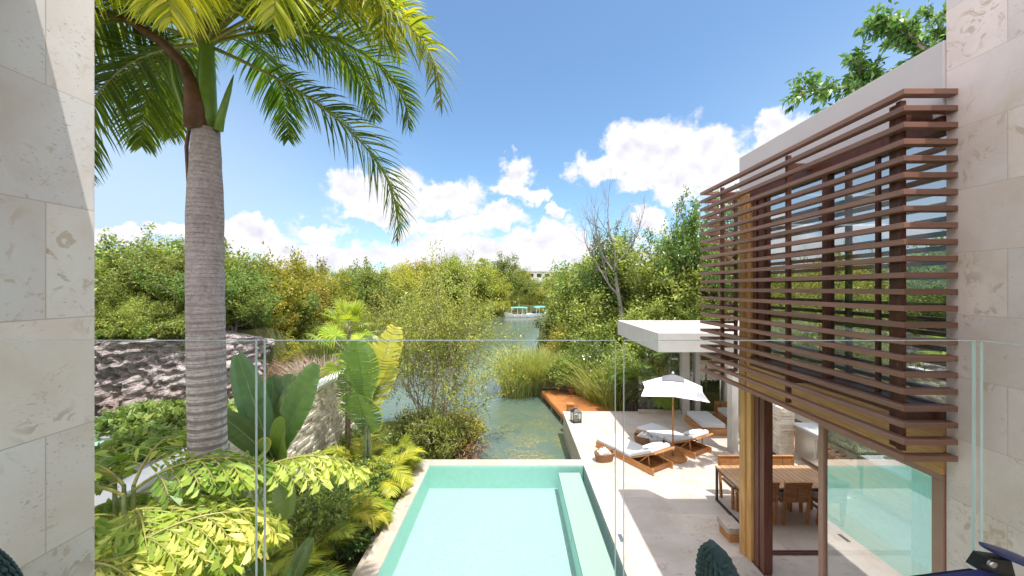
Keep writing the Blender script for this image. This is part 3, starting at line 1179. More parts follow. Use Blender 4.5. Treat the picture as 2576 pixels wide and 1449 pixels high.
# ================================================================== PAVILION beyond the terrace
pv = thing('pavilion', 'open pavilion with a white concrete canopy carried on stone columns', 'pavilion', (6, 12, 0))
pv.location = (0, 0, 0)
px0, px1, py0, py1, pz0, pz1 = 4.15, 11.5, 11.0, 15.3, 2.74, 3.30
mb = MB()
mb.box(px0, px1, py0, py0 + .16, pz0, pz1)
mb.box(px0, px0 + .16, py0 + .161, py1, pz0, pz1)
mb.box(px0 + .161, px1, py1 - .16, py1, pz0, pz1)
mb.box(px0 + .161, px1, py0 + .161, py1 - .161, pz0 + .02, pz1 - .08)
mb.box(6.05, 6.5, 10.52, 10.998, pz0 + .02, pz0 + .45)
mb.build('roof_slab', 'concrete', pv, bevel=.01)
MB().grid(lambda a, b_: (px0 + .17 + a * (px1 - px0 - .3), py0 + .17 + b_ * (py1 - py0 - .34), pz1 - .045 + .02 * math.sin(a * 91) * math.sin(b_ * 77)), 60, 60).build('gravel_bed', 'gravel', pv)
for cx, cy, w in ((6.13, 13.9, .27), (6.66, 14.0, .18), (7.75, 14.0, .22), (8.3, 14.0, .4), (6.06, 10.6, .18)):
    MB().box(cx, cx + w, cy, cy + .25, 0, pz0 + .019).build('column', 'concrete', pv, bevel=.006)
MB().box(4.55, 6.1, 13.9, 14.05, .001, .13).build('kerb', 'coping', pv, bevel=.008)
for xa, xb in ((4.6, 6.12), (6.42, 6.65), (6.86, 7.74)):
    MB().add([(xa, 14.1, .05), (xb, 14.1, .05), (xb, 14.1, pz0), (xa, 14.1, pz0)], [(0, 1, 2, 3)]).build('glass_pane', 'screen_glass', pv)


# ================================================================== FURNITURE
def cushion(name, cx, cy, z, lx, ly, h, parent, mat='cushion', bulge=.02):
    mb = MB().box(cx - lx / 2, cx + lx / 2, cy - ly / 2, cy + ly / 2, z, z + h)
    return mb.build(name, mat, parent, smooth=False, bevel=min(h * .35, .035))


def make_lounger():
    """feet at -Y, head at +Y; 2.0 long, 0.76 wide"""
    t = thing('sun_lounger', '', 'sun lounger')
    w = .38
    fr = MB()
    fr.box(-w, -w + .03, -1, 1, 0, .17)
    fr.box(w - .03, w, -1, 1, 0, .17)
    fr.box(-w + .031, w - .031, -1, -.97, .02, .17)
    fr.box(-w + .031, w - .031, .86, .90, .02, .14)
    fr.box(-w + .031, w - .031, .42, .46, .02, .10)
    fr.build('frame', 'teak', t, bevel=.004)
    mb = MB()
    for i in range(9):
        mb.box(-w + .04, w - .04, .50 + i * .04, .522 + i * .04, .05, .065)
    mb.build('slat_shelf', 'teak', t)
    mt = MB()
    mt.box(-w + .01, w - .01, -.99, .30, .172, .27)
    mt.build('mattress', 'cushion', t, bevel=.03)
    # backrest
    a = R(27)
    piv = Matrix.Translation((0, .30, .19)) @ Matrix.Rotation(a, 4, 'X')
    br = MB()
    br.box(-w + .02, -w + .055, 0, .80, -.02, .02, piv)
    br.box(w - .055, w - .02, 0, .80, -.02, .02, piv)
    for i in range(8):
        br.box(-w + .056, w - .056, .03 + i * .1, .085 + i * .1, 0, .018, piv)
    br.box(-w + .0, w - .0, .80, .835, -.025, .02, piv)
    br.build('backrest', 'teak', t, bevel=.003)
    bc = MB().box(-w + .01, w - .01, .01, .74, .022, .115, piv).build('back_cushion', 'cushion', t, bevel=.03)
    top = piv @ Vector((0, .52, -.02))
    for s in (-1, 1):
        st = MB()
        st.bar((s * (w - .09), top.y, top.z), (s * (w - .09), .44, .08), .025, .03)
        st.bar((s * (w - .09), top.y, top.z), (s * (w - .12), .80, .08), .025, .03)
        st.build('strut', 'teak', t)
    return t, piv


def pillow(loc, rot, size, label, mat='white_cloth'):
    mb = MB()
    sx, sy, sz = size

    def f(a, b_):
        u, vv = a * 2 * PI, (b_ - .5) * PI
        x, y, z = math.cos(vv) * math.cos(u), math.cos(vv) * math.sin(u), math.sin(vv)
        sg = lambda q, e: math.copysign(abs(q) ** e, q)
        return (sx * sg(x, .55), sy * sg(y, .55), sz * z * (.75 + .25 * abs(x * y)))
    mb.grid(f, 28, 14)
    o = mb.build('pillow', mat, None, smooth=True)
    o.location = loc
    o.rotation_euler = rot
    return tag(o, label, 'pillow')


def lounge_frame(px_foot, Yf, px_head, Yh):
    pass


L0, PIV = make_lounger()
# axis of loungers: foot far-left, head near-right
ang = math.atan2(-(.372), .226)          # direction foot -> head in X,Y
rz = ang - PI / 2
c1 = Vector(((.511 + .879) / 2 * 4.6, (958 / 400.5 + 958 / 455) / 2 * 4.6, 0))
c2 = Vector(((.8365 + 1.184) / 2 * 4.6, (.002712 + .002393) * 958 / 2 * 4.6, 0))
place(L0, c1, rz, 'teak sun lounger with grey mattress nearest the pool, basket of towels at its foot', 'teak sun loungers by the pool')
L1 = copy_tree(L0)
place(L1, c2, rz, 'teak sun lounger behind the parasol pole, farther from the pool, grey mattress', 'teak sun loungers by the pool')
for cc, lab in ((c1, 'white pillow on the lounger nearest the pool'), (c2, 'white and grey pillow on the lounger behind the parasol pole')):
    m = Matrix.Translation(cc) @ Matrix.Rotation(rz, 4, 'Z') @ PIV
    p = m @ Vector((0, .50, .165))
    e = (Matrix.Rotation(rz, 4, 'Z') @ Matrix.Rotation(R(22), 4, 'X')).to_euler()
    pillow(p, e, (.27, .19, .065), lab)
    mb = MB()
    mb.box(-.30, .30, .60, .74, .116, .145)
    tw = mb.build('towel', 'white_cloth', None, bevel=.012)
    tw.matrix_world = m
    tag(tw, 'white towel folded over the head of the lounger ' + ('nearest the pool' if cc is c1 else 'behind the parasol pole'), 'towel')


def basket(loc, rz, lab, r=.17, h=.2):
    t = thing('towel_basket', lab, 'basket', loc, rz)
    mb = MB()
    for i in range(9):
        f = i / 8
        s = 1 + .22 * f
        pts = [(math.copysign(abs(math.cos(a)) ** .7, math.cos(a)) * r * 1.25 * s, math.copysign(abs(math.sin(a)) ** .7, math.sin(a)) * r * .85 * s, .015 + f * h) for a in [2 * PI * k / 24 for k in range(25)]]
        mb.tube(pts, .014, 5, False)
    mb.lathe([(r * .7, 0), (r * .9, .01)], 20)
    for k in range(24):
        a = 2 * PI * k / 24
        c_, s_ = math.copysign(abs(math.cos(a)) ** .7, math.cos(a)), math.copysign(abs(math.sin(a)) ** .7, math.sin(a))
        mb.tube([(c_ * r * 1.25, s_ * r * .85, .01), (c_ * r * 1.52, s_ * r * 1.03, h + .02)], .006, 4)
    mb.build('woven_body', 'wicker', t)
    mb = MB()
    mb.tube([(-r * 1.5 * math.cos(a), 0, h + .16 * math.sin(a)) for a in [PI * k / 14 for k in range(15)]], .012, 6)
    mb.build('handle', 'wicker', t)
    for k, (x, z_) in enumerate(((-.11, .19), (0, .20), (.11, .19), (-.05, .25), (.06, .25))):
        mb = MB().tube([(x, -.12, z_), (x, .12, z_)], .05, 12)
        tw = mb.build('rolled_towel', 'white_cloth', None, bevel=.01)
        tw.location = loc
        tw.rotation_euler = (0, 0, rz)
        tag(tw, 'rolled white towel lying in the ' + lab.split(' of ')[0].replace('brown ', '') + (' nearest the pool' if loc[0] < 3.1 else ' between the loungers'), 'towel', 'rolled towels in the baskets')
    return t


bx = W(1515, 1156, 1)
basket((2.40, 10.17, 0), R(15), 'brown wicker basket of rolled towels at the foot of the poolside lounger')
basket((3.82, 11.30, 0), R(-35), 'brown wicker basket of towels standing between the two loungers')
# bowl on a low stool between the loungers
bt = thing('stone_bowl', 'wide pale stone bowl standing between the two loungers', 'bowl', (4.12, 11.12, 0))
MB().lathe([(.10, 0), (.14, .02), (.21, .20), (.235, .30), (.225, .30), (.19, .2), (.11, .06), (.0, .05)], 28, caps=False).build('bowl_body', 'granite', bt, smooth=True)

# parasol
pc = Vector((4.30, 10.33, 0))
pa = thing('parasol', 'square white parasol with grey top vent on a wooden pole between the loungers', 'parasol', pc, R(-20))
MB().lathe([(.36, 0), (.37, .02), (.36, .045), (.10, .06), (.0, .06)], 12, caps=False).build('base', 'teak', pa)
MB().lathe([(.035, .05), (.035, .30), (.028, .31)], 12).build('base_tube', 'steel', pa, smooth=True)
MB().tube([(0, 0, .2), (0, 0, 2.25)], .022, 10).build('pole', 'teak', pa, smooth=True)
S = .80


def canopy(a, b_):
    x, y = (a * 2 - 1), (b_ * 2 - 1)
    m = max(abs(x), abs(y))
    mn_ = min(abs(x), abs(y))
    pull = 1 - .10 * (1 - (mn_ / m if m > 0 else 1)) * m * m
    z_ = 2.24 - .44 * m ** 1.12 + .0 + .04 * (1 - (mn_ / m if m > 0 else 1)) * m
    return (x * S * pull, y * S * pull, z_)


MB().grid(canopy, 24, 24).build('canopy', 'white_cloth', pa, smooth=False, solid=.004)
MB().grid(lambda a, b_: (lambda p: (p[0] * 1.02, p[1] * 1.02, p[2] + .02))(canopy(.5 + (a - .5) * .34, .5 + (b_ - .5) * .34)), 8, 8).build('vent_cap', mat_plain('grey_canvas', (.16, .16, .18), .9, 0, .08, 20), pa, solid=.004)
mb = MB()
mb.lathe([(.0, 2.25), (.03, 2.26), (.035, 2.30), (.0, 2.345)], 12, caps=False)
mb.build('finial', 'white_paint', pa, smooth=True)
for k in range(4):
    a = PI / 4 + k * PI / 2
    MB().bar((0, 0, 2.15), (math.cos(a) * S * 1.33, math.sin(a) * S * 1.33, 1.765), .016, .02).build('rib', 'teak', pa)


# daybeds
def daybed(loc, lx, ly, lab, back=False):
    t = thing('daybed', lab, 'daybed', loc, R(-3), 'teak daybeds under the pavilion')
    MB().box(-lx / 2 - .05, lx / 2 + .05, -ly / 2 - .05, ly / 2 + .05, 0, .20).build('base', 'teak', t, bevel=.006)
    MB().box(-lx / 2, lx / 2, -ly / 2, ly / 2, .202, .37).build('mattress', 'cushion', t, bevel=.045)
    if back:
        MB().box(-lx / 2 - .05, lx / 2 + .05, ly / 2 + .052, ly / 2 + .11, 0, .55).build('headboard', 'teak', t, bevel=.006)


daybed((6.27, 12.52, 0), .72, 1.25, 'low teak daybed with thick grey mattress standing clear in the pavilion shade')
daybed((7.65, 12.85, 0), .95, 1.35, 'teak daybed with a raised wooden end half hidden behind the stone column', True)


def lamp(loc, lab, h=1.75):
    t = thing('floor_lamp', lab, 'floor lamp', loc, 0, 'standing lamps with drum shades')
    MB().box(-.24, .24, -.24, .24, 0, .025).build('base', 'black', t, bevel=.004)
    MB().tube([(0, 0, .02), (0, 0, h)], .025, 10).build('pole', 'steel', t, smooth=True)
    MB().lathe([(.26, h - .1), (.26, h + .22)], 24, caps=False).build('lamp_shade', 'cushion', t, smooth=True, solid=.006)


lamp((7.2, 10.75, 0), 'steel floor lamp with drum shade standing beside the stacked stone pier', 1.72)
lamp((7.35, 13.6, 0), 'steel floor lamp with drum shade behind the daybeds at the back of the pavilion', 1.95)

# lantern on the terrace corner
la = thing('lantern', 'black metal lantern with a candle standing on the terrace corner by the lagoon', 'lantern', W(1449, 1060, 4.6 * 958 / (1061 - 724.5)) * 1, R(12))
la.location.z = 0
mb = MB()
mb.box(-.15, .15, -.15, .15, 0, .03)
for sx in (-1, 1):
    for sy in (-1, 1):
        mb.box(sx * .135 - .011, sx * .135 + .011, sy * .135 - .011, sy * .135 + .011, .031, .34)
mb.box(-.15, .15, -.15, .15, .341, .36)
mb.add([(-.15, -.15, .361), (.15, -.15, .361), (.15, .15, .361), (-.15, .15, .361), (-.05, -.05, .46), (.05, -.05, .46), (.05, .05, .46), (-.05, .05, .46)],
       [(0, 1, 5, 4), (1, 2, 6, 5), (2, 3, 7, 6), (3, 0, 4, 7), (4, 5, 6, 7)])
mb.tube([(.05 * math.cos(a), 0, .50 + .05 * math.sin(a)) for a in [2 * PI * k / 12 for k in range(13)]], .007, 5)
mb.build('frame', 'black', la)
MB().lathe([(.055, .031), (.055, .22), (.0, .215)], 16, caps=False).build('candle', mat_plain('cream_wax', (.70, .60, .38), .5), la, smooth=True)
for r_ in range(4):
    a = r_ * PI / 2
    m_ = Matrix.Rotation(a, 4, 'Z')
    MB().add([m_ @ Vector(p) for p in ((-.124, -.135, .032), (.124, -.135, .032), (.124, -.135, .34), (-.124, -.135, .34))], [(0, 1, 2, 3)]).build('pane', 'screen_glass', la)

# dock
dk = thing('dock', 'low orange timber boat dock over the lagoon beside the reeds', 'dock', (2.6, 17, -.4))
dk.location = (0, 0, 0)
q = [Vector((2.0, 15.2, 0)), Vector((4.55, 15.2, 0)), Vector((3.15, 19.4, 0)), Vector((1.35, 18.9, 0))]
nb_ = 30
mb = MB()
for i in range(nb_):
    f0, f1 = i / nb_, (i + .93) / nb_
    p = [q[0].lerp(q[3], f0), q[1].lerp(q[2], f0), q[1].lerp(q[2], f1), q[0].lerp(q[3], f1)]
    zt = -.50
    mb.add([(a.x, a.y, zt - .035) for a in p] + [(a.x, a.y, zt) for a in p], [(0, 3, 2, 1), (4, 5, 6, 7), (0, 1, 5, 4), (1, 2, 6, 5), (2, 3, 7, 6), (3, 0, 4, 7)])
mb.build('deck_boards', 'dock', dk)
mb = MB()
for a, b_ in ((0, 3), (3, 2), (1, 2)):
    mb.bar(q[a] + Vector((0, 0, -.62)), q[b_] + Vector((0, 0, -.62)), .06, .17)
mb.build('edge_beam', 'dock', dk)
for p in (q[0].lerp(q[3], .15), q[0].lerp(q[3], .55), q[3], q[2], q[3].lerp(q[2], .5)):
    MB().tube([(p.x + .06, p.y - .06, -2), (p.x + .06, p.y - .06, -.72)], .06, 8).build('pile', 'bark', dk, smooth=True)
mp_ = MB().lathe([(.13, 0), (.17, .28), (.18, .30), (.16, .30), (.14, .2)], 16).build('clay_pot', mat_plain('red_clay', (.30, .09, .045), .8), None, smooth=True)
mp_.location = (2.75, 18.3, -.5)
tag(mp_, 'small dark red clay pot standing on the orange dock by the reeds', 'pot')
mb = MB().box(-.12, .12, -.12, .12, 0, .42)
mb.box(-.14, .14, -.14, .14, .421, .46)
o = mb.build('power_pedestal', 'teak', None, bevel=.006)
o.location = (2.12, 14.5, -.25)
tag(o, 'small square wooden post at the near end of the dock behind the lantern', 'post')

# ---- dining table and chairs
TX0, TX1, TY0, TY1 = 4.35, 6.36, 7.34, 8.27
tb = thing('dining_table', 'long outdoor dining table with slatted wood top and black steel frame', 'table', ((TX0 + TX1) / 2, (TY0 + TY1) / 2, 0))
hx, hy = (TX1 - TX0) / 2, (TY1 - TY0) / 2
mb = MB()
nbd = 19
for i in range(nbd):
    a = -hx + 2 * hx * i / nbd
    mb.box(a, a + 2 * hx / nbd - .010, -hy, hy, .72, .75)
mb.build('table_top', 'teak_long', tb)
mb = MB()
for s in (-1, 1):
    x = s * (hx - .03)
    for p0, p1 in (((x, -hy + .03, 0), (x, -hy + .03, .717)), ((x, hy - .03, 0), (x, hy - .03, .717)), ((x, -hy + .052, .02), (x, hy - .052, .02)), ((x, -hy + .052, .695), (x, hy - .052, .695))):
        mb.bar(p0, p1, .04, .04, (0, 1, 0) if p0[2] != p1[2] else (0, 0, 1))
mb.bar((-hx + .055, -hy + .03, .693), (hx - .055, -hy + .03, .693), .03, .05)
mb.bar((-hx + .055, hy - .03, .693), (hx - .055, hy - .03, .693), .03, .05)
mb.build('table_frame', 'black', tb)


def make_chair():
    """faces +Y"""
    t = thing('dining_chair', '', 'chair')
    w = .235
    for s in (-1, 1):
        MB().box(s * w - .025, s * w + .025, .20, .25, 0, .42).build('leg', 'teak', t, bevel=.004)
        MB().add([(s * w - .025, -.24, 0), (s * w + .025, -.24, 0), (s * w + .025, -.19, 0), (s * w - .025, -.19, 0), (s * w - .025, -.33, .86), (s * w + .025, -.33, .86), (s * w + .025, -.295, .86), (s * w - .025, -.295, .86)],
                 [(0, 3, 2, 1), (4, 5, 6, 7), (0, 1, 5, 4), (1, 2, 6, 5), (2, 3, 7, 6), (3, 0, 4, 7)]).build('leg', 'teak', t, bevel=.004)
    MB().box(-w - .025, w + .025, -.20, .25, .421, .455).build('seat', 'teak', t, bevel=.004)
    MB().box(-w + .01, w - .01, -.17, .24, .457, .50).build('seat_cushion', 'cushion', t, bevel=.015)
    mb = MB()
    for xa, xb in ((-w + .026, -.006), (.006, w - .026)):
        mb.add([(xa, -.262, .45), (xb, -.262, .45), (xb, -.235, .45), (xa, -.235, .45), (xa, -.322, .84), (xb, -.322, .84), (xb, -.300, .84), (xa, -.300, .84)],
               [(0, 3, 2, 1), (4, 5, 6, 7), (0, 1, 5, 4), (1, 2, 6, 5), (2, 3, 7, 6), (3, 0, 4, 7)])
    mb.build('backrest', 'teak', t, bevel=.004)
    MB().box(-w - .025, w + .025, -.345, -.29, .842, .88).build('top_rail', 'teak', t, bevel=.004)
    return t


ch = make_chair()
spots = [(4.82, 7.62, 0, 'teak dining chair on the near side of the table beside the timber column'),
         (5.45, 7.62, 0, 'middle teak dining chair on the near side of the table, seen from behind'),
         (6.12, 7.60, 0, 'teak dining chair on the near side of the table, cut off by the door frame'),
         (4.78, 8.15, PI, 'teak dining chair on the far side of the table, left of the timber column'),
         (5.38, 8.15, PI, 'teak dining chair on the far side of the table, mostly hidden by the column'),
         (5.94, 8.15, PI, 'teak dining chair on the far side of the table nearest the grill')]
for i, (x, y, r_, lab) in enumerate(spots):
    o = ch if i == 0 else copy_tree(ch)
    place(o, (x, y, 0), r_, lab, 'teak chairs round the dining table')

# wooden step box by the column
bxo = thing('wooden_step', 'small two-tone wooden box step on the paving beside the timber column', 'step', (3.98, 7.05, 0))
MB().box(-.10, .14, -.17, .17, 0, .16).build('lower_box', 'teak', bxo, bevel=.006)
MB().box(-.13, .15, -.2, .2, .162, .27).build('top_box', 'coping', bxo, bevel=.006)

# ---- outdoor kitchen
pr = MB()
rng = random.Random(3)
z = 0
while z < 1.28:
    h = rng.uniform(.06, .09)
    j = rng.uniform(-.02, .02)
    pr.box(7.22 + j, 7.62, 10.35 + rng.uniform(-.02, .02), 10.85, z, z + h - .006)
    z += h
tag(pr.build('stone_pier', 'splitface', None, bevel=.012), 'rough pier of stacked pale stone strips at the end of the kitchen counter', 'pier')
kc = thing('kitchen_counter', 'outdoor kitchen counter with stainless cabinet door and pale worktop', 'counter', (0, 0, 0))
MB().box(7.60, 8.25, 9.45, 10.33, .12, .90).build('cabinet', 'beam', kc)
MB().box(7.585, 7.598, 9.48, 10.28, .14, .88).build('cabinet_door', 'steel', kc, bevel=.003)
MB().tube([(7.55, 9.56, .32), (7.55, 9.56, .78)], .012, 8).build('handle', 'steel', kc)
MB().box(7.54, 8.25, 9.45, 10.34, .902, .95).build('worktop', 'granite', kc, bevel=.005)
MB().box(8.10, 8.25, 9.45, 10.34, .952, 1.20).build('splashback', 'granite', kc)
MB().box(7.60, 8.25, 6.9, 8.30, .12, .90).build('cabinet', 'beam', kc)
MB().box(7.54, 8.25, 6.9, 8.32, .902, .95).build('worktop', 'granite', kc, bevel=.005)
gr = thing('gas_grill', 'stainless gas grill with domed hood and red knobs in the outdoor kitchen', 'grill', (0, 0, 0))
MB().box(7.58, 8.2, 8.36, 9.42, .12, .62).build('cabinet', 'beam', gr)
MB().box(7.52, 8.2, 8.36, 9.42, .63, .92).build('firebox', 'steel', gr, bevel=.01)
for k in range(5):
    o = MB().lathe([(.03, 0), (.028, .035), (.0, .036)], 14, caps=False).build('knob', 'red', gr, smooth=True)
    o.location = (7.519, 8.5 + k * .19, .77)
    o.rotation_euler = (0, -PI / 2, 0)
mb = MB()
mb.grid(lambda a, b_: (7.87 - .30 * math.cos(b_ * PI), 8.40 + a * .98, .93 + .34 * math.sin(b_ * PI) ** .8), 2, 16)
for y in (8.40, 9.38):
    mb.v += [(7.87 - .30 * math.cos(k / 16 * PI), y, .93 + .34 * math.sin(k / 16 * PI) ** .8) for k in range(17)]
    n_ = len(mb.v)
    mb.f.append(tuple(range(n_ - 17, n_)))
mb.build('hood', 'steel', gr, smooth=False)
MB().tube([(7.55, 8.5, 1.02), (7.55, 9.28, 1.02)], .014, 8).build('hood_handle', 'steel', gr)
# bench with cushions seen through the sliding door
sf = thing('garden_sofa', 'dark wooden bench with round cushions in the corner beyond the kitchen', 'sofa', (8.1, 12.4, 0))
MB().box(-.6, .9, -.5, .3, 0, .42).build('base', 'frame_red', sf, bevel=.006)
MB().box(-.6, .9, .302, .4, 0, .85).build('backrest', 'frame_red', sf, bevel=.006)
pillow((8.0, 12.3, .58), (R(70), 0, 0), (.22, .2, .08), 'pale round pillow on the dark wooden bench beyond the kitchen', 'cushion')
pillow((8.1, 7.9, 1.15), (R(60), 0, R(80)), (.28, .24, .1), 'dark green cushion lying on the counter seen through the sliding door', 'pillow_green')


# ---- balcony furniture: woven rope chairs
def rope_chair(loc, rz, lab):
    t = thing('rope_chair', lab, 'outdoor chair', loc, rz, 'woven rope chairs on the balcony')

    def surf(u, vv, s):
        # u along the back (0..1), v height 0..1, s side
        a = (u - .5) * 2
        top = .70
        th = .045 * math.sqrt(max(0, 1 - a * a)) * math.sqrt(max(0, 1 - vv * vv * .96)) + .004
        lean = .05 * vv
        hh = .34 + (top - .34) * vv * (1 - .02 * a * a)
        half = .21 * math.sqrt(max(.0, 1 - (vv ** 2.2) * .985))
        return Vector((s * th - lean, a * half, hh))
    mb = MB()
    mb.grid(lambda a, b_: surf(a, b_, .82), 24, 14)
    mb.grid(lambda a, b_: surf(a, b_, -.82), 24, 14)
    mb.build('back_shell', 'rope', t, smooth=True)
    rp = MB()
    rows = 26
    for s in (-1, 1):
        for i in range(rows):
            v0 = i / rows
            half = .21 * math.sqrt(max(.0, 1 - (v0 ** 2.2) * .985))
            k = max(2, int(half * 2 / .024))
            for j in range(k + 1):
                u0 = min(1, max(0, (j + .5 * (i % 2)) / k))
                p0 = surf(u0, max(0, v0 - .028), s)
                p1 = surf(u0, v0, s * 1.12)
                p2 = surf(u0, min(.999, v0 + .045), s)
                rp.tube([p0, p1, p2], [.0045, .0068, .0045], 5)
    for i in range(30):
        u0 = .08 + .84 * i / 29
        for vv in (.955, .985, .7 + .25 * (i % 2)):
            a_, b_ = surf(u0, vv, -1.05), surf(min(1, u0 + .02), vv, 1.05)
            rp.tube([a_, a_.lerp(b_, .5) + Vector((0, 0, .012)), b_], [.006, .0075, .006], 5)
    rp.build('rope_weave', 'rope', t, smooth=True)
    mb = MB()
    mb.tube([(.02, -.24, .0), (.0, -.25, .40)], .012, 8)
    mb.tube([(.02, .24, .0), (.0, .25, .40)], .012, 8)
    mb.tube([(.46, -.22, .0), (.44, -.22, .36)], .012, 8)
    mb.tube([(.46, .22, .0), (.44, .22, .36)], .012, 8)
    mb.build('leg_frame', 'black', t)
    MB().box(.03, .48, -.25, .25, .34, .42).build('seat', 'rope', t, bevel=.03)


rope_chair((.565, .95, 3.232), R(-8), 'dark teal woven rope chair whose back top shows at the bottom right of centre')
rope_chair((-1.515, .95, 3.25), R(-14), 'dark teal woven rope chair just peeking in at the bottom left corner')


# hinged navy piece in the bottom right corner
hp = thing('folding_chair', 'dark navy folding outdoor chair with a hinged oval headrest, bottom right corner', 'outdoor chair', W(2500, 1500, 1.0))
hp.location = (0, 0, 0)
Yh = 1.0
a0, a1, a2 = W(2305, 1452, Yh), W(2462, 1432, Yh), W(2600, 1470, Yh)
mb = MB()
mb.add([a0, a1, a2, W(2600, 1560, .92), W(2300, 1560, .92)], [(0, 1, 2, 3, 4)])
mb.add([p + Vector((0, .02, -.012)) for p in (a0, a1, a2, W(2600, 1560, .92), W(2300, 1560, .92))], [(4, 3, 2, 1, 0)])
mb.build('armrest', 'navy', hp)
mb = MB()
cc = W(2556, 1406, Yh)


def oval(a, b_):
    th = a * 2 * PI
    r_ = b_
    return cc + Vector((.082 * r_ * math.cos(th), .045 * r_ * math.sin(th) , -.030 * r_ * math.cos(th) + .010 * (1 - r_ * r_)))


mb.grid(oval, 32, 8)
o = mb.build('headrest', 'navy', hp, smooth=True, solid=.006)
mb = MB()
p1, p2 = W(2482, 1404, Yh + .01), W(2462, 1434, Yh + .01)
p3, p4 = W(2560, 1470, Yh + .01), W(2545, 1412, Yh + .01)
mb.add([p1, p2, p3, p4] + [p + Vector((0, .03, 0)) for p in (p1, p2, p3, p4)], [(0, 1, 2, 3), (7, 6, 5, 4), (0, 4, 5, 1), (1, 5, 6, 2), (2, 6, 7, 3), (3, 7, 4, 0)])
mb.build('hinge_bracket', 'black', hp)
o = MB().lathe([(.0, 0), (.011, 0), (.011, .006), (.005, .008), (.0, .006)], 16, caps=False).build('bolt', 'steel', hp, smooth=True)
o.location = W(2492, 1418, Yh - .002)
o.rotation_euler = (PI / 2, 0, 0)


# ---- boats
def make_boat():
    """bow at -X, 5.2 long"""
    t = thing('canopy_boat', '', 'boat')

    def hull(a, b_):
        x = -2.6 + 5.2 * a
        beam = .85 * (1 - max(0, (.35 - a) / .35) ** 2.2) * (1 - .12 * max(0, (a - .8) / .2))
        c_ = (b_ - .5) * 2
        prof = math.copysign(abs(c_) ** .55, c_)
        sheer = .62 + .25 * max(0, (.35 - a) / .35) ** 1.5
        z_ = -.15 + (sheer + .15) * abs(c_) ** 2.4
        return (x - .25 * (abs(c_) ** 2) * max(0, (.3 - a) / .3), beam * prof, z_)
    mb = MB().grid(hull, 24, 16)
    n0 = len(mb.v)
    mb.v += [hull(1, k / 16) for k in range(17)]
    mb.f.append(tuple(range(n0, n0 + 17)))
    mb.build('hull', 'white_paint', t, smooth=False, solid=.03)
    MB().grid(lambda a, b_: (-2.0 + 4.4 * a, (b_ - .5) * 1.4 * min(1, .35 + a * 2), .30), 6, 2).build('deck', 'cushion', t)
    MB().grid(lambda a, b_: (-1.6 + 3.1 * a, (b_ - .5) * 1.75 * (1 - .25 * max(0, .3 - a) / .3), 1.78 + .16 * math.cos((b_ - .5) * PI) - .10 * (2 * a - 1) ** 2), 12, 8).build('canopy', 'turquoise', t, smooth=True, solid=.03)
    mb = MB()
    for x in (-1.45, -.4, .6, 1.4):
        for s in (-1, 1):
            mb.tube([(x, s * .78, .55), (x, s * .80, 1.80)], .03, 6)
    mb.build('canopy_frame', 'white_paint', t)
    mb = MB()
    for x in (-.9, .1, 1.1):
        mb.box(x - .2, x + .2, -.6, .6, .32, .62)
        mb.box(x + .14, x + .2, -.6, .6, .622, .95)
    mb.build('seat', 'navy', t)
    MB().box(-.75, -.45, -.3, .1, .95, 1.35).build('life_jacket', 'red', t)
    for x in (-.9, .3, 1.6):
        MB().tube([(x, -.92, .20), (x, -.92, .45)], .07, 8).build('fender', 'white_paint', t)
    return t


bo = make_boat()
bp = W(1306, 796, 72)
place(bo, (bp.x, 72, -.9), R(4), 'white boat with turquoise canopy, the left and nearer of the moored pair', 'white canopy boats moored across the lagoon')
b2 = copy_tree(bo)
place(b2, (bp.x + 3.9, 74.5, -.9), R(-140), 'white boat with turquoise canopy, behind and right of the other boat', 'white canopy boats moored across the lagoon')

# far low buildings
for (x, y, wd_, z_, lab) in ((1375, 681, 110, 1, 'long low white building among the trees far across the lagoon, right of centre'), (965, 688, 60, 1, 'small low white building just showing above the far trees, left of centre')):
    Yb = 128 if x > 1200 else 190
    c = W(x, y, Yb)
    fb = thing('distant_building', lab, 'building', (c.x, Yb, 0))
    hw = wd_ / 958 * Yb / 2
    MB().box(-hw, hw, 0, 8, 0, c.z - .35).build('wall', 'white_paint', fb)
    MB().box(-hw - .4, hw + .4, -.4, 8.4, c.z - .348, c.z + .1).build('roof', 'plaster', fb)
    for k in range(5):
        MB().box(-hw + hw * .2 + k * hw * .36, -hw + hw * .4 + k * hw * .36, -.06, -.005, c.z - 2.2, c.z - 1.0).build('window', 'black', fb)


# ================================================================== VEGETATION
def nrmz(a):
    return a / (np.linalg.norm(a, axis=-1, keepdims=True) + 1e-9)


